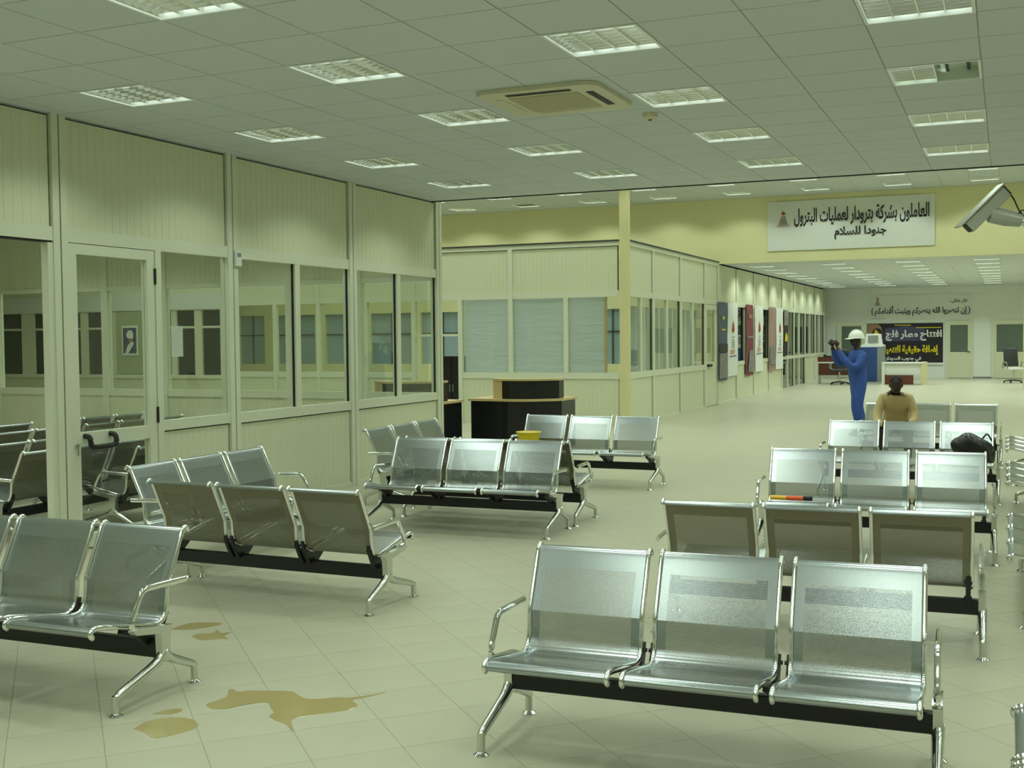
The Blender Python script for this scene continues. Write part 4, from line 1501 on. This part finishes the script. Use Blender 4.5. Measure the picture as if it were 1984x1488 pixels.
bme = skin_mesh(ch, (0, 0, H0))
def asg(c):
    if c.z > 1.445 and c.x > -.2:
        return 0
    if c.z > 1.44 and c.x < -.3:
        return 0
    return 1
def ext(bm):
    head_bm(bm, (-.045, -.01, 1.60), (-1, -.25, -.02))
    hand_bm(bm, (-.40, -.08, 1.50), (-.1, .15, 1), (-.3, .9, .1), .55)
    hand_bm(bm, (-.42, .06, 1.51), (-.1, -.15, 1), (-.3, -.9, .1), .55)
man, mb = person('standing person in blue coverall and white helmet raising a small camera', bme, [M['skin'], M['bluecloth']], asg, ext, (-2.30, 20.0, 0), 30)
for y, x in ((-.15, -.03), (.15, .13)):
    bm = bmesh.new()
    r_ = bmesh.ops.create_uvsphere(bm, u_segments=14, v_segments=10, radius=1)
    for v in r_['verts']:
        v.co = (x - .05 + v.co.x * .145, y + v.co.y * .052, max(0, .045 + v.co.z * .055))
    obj('shoe', bm, M['shoe'], man, True)
t = thing('hard_hat', 'white safety helmet worn by the standing person', 'helmet', (-2.30, 20.0, 0), R(30))
bm = bmesh.new()
r_ = bmesh.ops.create_uvsphere(bm, u_segments=24, v_segments=14, radius=1)
for v in r_['verts']:
    x, y, z = v.co
    v.co = (-.03 + .135 * x, -.01 + .115 * y, 1.645 + (.125 * z if z > 0 else .01 * z) - .0)
obj('shell', bm, M['hat'], t, True)
bm = bmesh.new()
lathe(bm, [(.10, 1.636), (.148, 1.634), (.150, 1.642), (.12, 1.65)], (-.03, -.01, 0), 24)
for v in bm.verts:
    if v.co.x < -.12:
        v.co.x -= .045
        v.co.z -= .012
obj('brim', bm, M['hat'], t, True)
bm = bmesh.new()
tube(bm, smooth_path([(-.15, -.01, 1.70), (-.09, -.01, 1.765), (-.03, -.01, 1.778), (.04, -.01, 1.76), (.09, -.01, 1.70)], 4), .010, 8)
obj('ridge', bm, M['hat'], t, True)
t = thing('compact_camera', 'small silver camera held up by the standing person', 'camera', (-2.30, 20.0, 0), R(30))
bm = bmesh.new(); box(bm, -.455, -.42, -.058, .052, 1.56, 1.63); bmesh.ops.bevel(bm, geom=bm.edges[:], offset=.006, segments=2, affect='EDGES', profile=.5); obj('body', bm, M['castalu'], t)
bm = bmesh.new(); tube(bm, [(-.455, 0, 1.595), (-.485, 0, 1.595)], .024, 14); obj('lens', bm, M['dgrey'], t, True)

# --- seated figure in tan, leaning forward with forearms on the thighs; local frame: faces -y
ch = [
    [((0, .06, .50), (.17, .13)), ((0, .03, .62), (.165, .12)), ((0, -.05, .76), (.18, .12)), ((0, -.12, .86), (.155, .10)), ((0, -.16, .92), (.07, .07)), ((0, -.19, .97), (.055, .055)), ((0, -.21, 1.01), (.052, .052))],
    [((0, -.12, .86), (.155, .10)), ((-.165, -.12, .86), .072), ((-.235, -.20, .68), .062), ((-.235, -.32, .57), .052), ((-.16, -.46, .545), .040), ((-.08, -.52, .54), .034), ((-.06, -.535, .54), .030)],
    [((0, -.12, .86), (.155, .10)), ((.165, -.12, .86), .072), ((.225, -.14, .68), .062), ((.215, -.24, .58), .052), ((.13, -.42, .555), .040), ((.06, -.50, .55), .034), ((.04, -.515, .55), .030)],
    [((0, .06, .50), (.17, .13)), ((-.11, -.02, .475), .092), ((-.14, -.25, .465), .082), ((-.15, -.42, .45), .072), ((-.15, -.45, .30), .060), ((-.15, -.40, .12), .048), ((-.15, -.40, .07), .045)],
    [((0, .06, .50), (.17, .13)), ((.11, -.02, .475), .092), ((.14, -.25, .465), .082), ((.15, -.42, .45), .072), ((.15, -.45, .30), .060), ((.15, -.40, .12), .048), ((.15, -.40, .07), .045)],
]
bme = skin_mesh(ch, (0, .06, .50))
def asg2(c):
    if c.z > .905 and abs(c.x) < .1:
        return 0
    if c.y < -.36 and c.z > .50 and abs(c.x) < .16:
        return 0
    if c.z < .53 and not (abs(c.x) > .2 and c.z > .5):
        return 2
    return 1
def ext2(bm):
    head_bm(bm, (0, -.235, 1.045), (0, -1, -.12))
    hand_bm(bm, (-.06, -.535, .54), (.9, -.4, -.1), (0, 0, -1), .5)
    hand_bm(bm, (.04, -.515, .55), (-.9, -.4, -.1), (0, 0, -1), .5)
pl, pb = person('seated person in a tan shirt leaning forward on a bench', bme, [M['skin'], M['tancloth'], M['darkcloth']], asg2, ext2, (-1.33, 15.80, 0), 4)
for x in (-.15, .15):
    bm = bmesh.new()
    r_ = bmesh.ops.create_uvsphere(bm, u_segments=14, v_segments=10, radius=1)
    for v in r_['verts']:
        v.co = (x + v.co.x * .05, -.45 + v.co.y * .14, max(0, .045 + v.co.z * .055))
    obj('shoe', bm, M['shoe'], pl, True)
bm = bmesh.new()
r_ = bmesh.ops.create_uvsphere(bm, u_segments=20, v_segments=14, radius=1)
for v in r_['verts']:
    x, y, z = v.co
    q_ = 1 if z > 0 else 1 + .35 * z
    v.co = (x * .080 * q_, -.222 + y * .099 * q_, 1.085 + (z * .085 if z > 0 else z * .035))
obj('hair', bm, M['hair'], pl, True)

# put the empties of things modelled in world coordinates at the things' own base
def rebase(o, loc):
    d = Vector(loc) - o.location
    o.location = loc
    for ch_ in o.children:
        ch_.location = ch_.location - (o.rotation_euler.to_matrix().inverted() @ d)
for o in [o for o in COL.objects if o.parent is None and o.type == 'EMPTY' and o.name.split('.')[0] in ('banner', 'hard_hat', 'compact_camera')]:
    if o.name.startswith('banner'):
        vs = [v.co for v in o.children[0].data.vertices]
        rebase(o, (sum(v.x for v in vs) / len(vs), sum(v.y for v in vs) / len(vs), min(v.z for v in vs)))
    else:
        rebase(o, (o.location.x, o.location.y, 1.62 if o.name.startswith('hard') else 1.56))
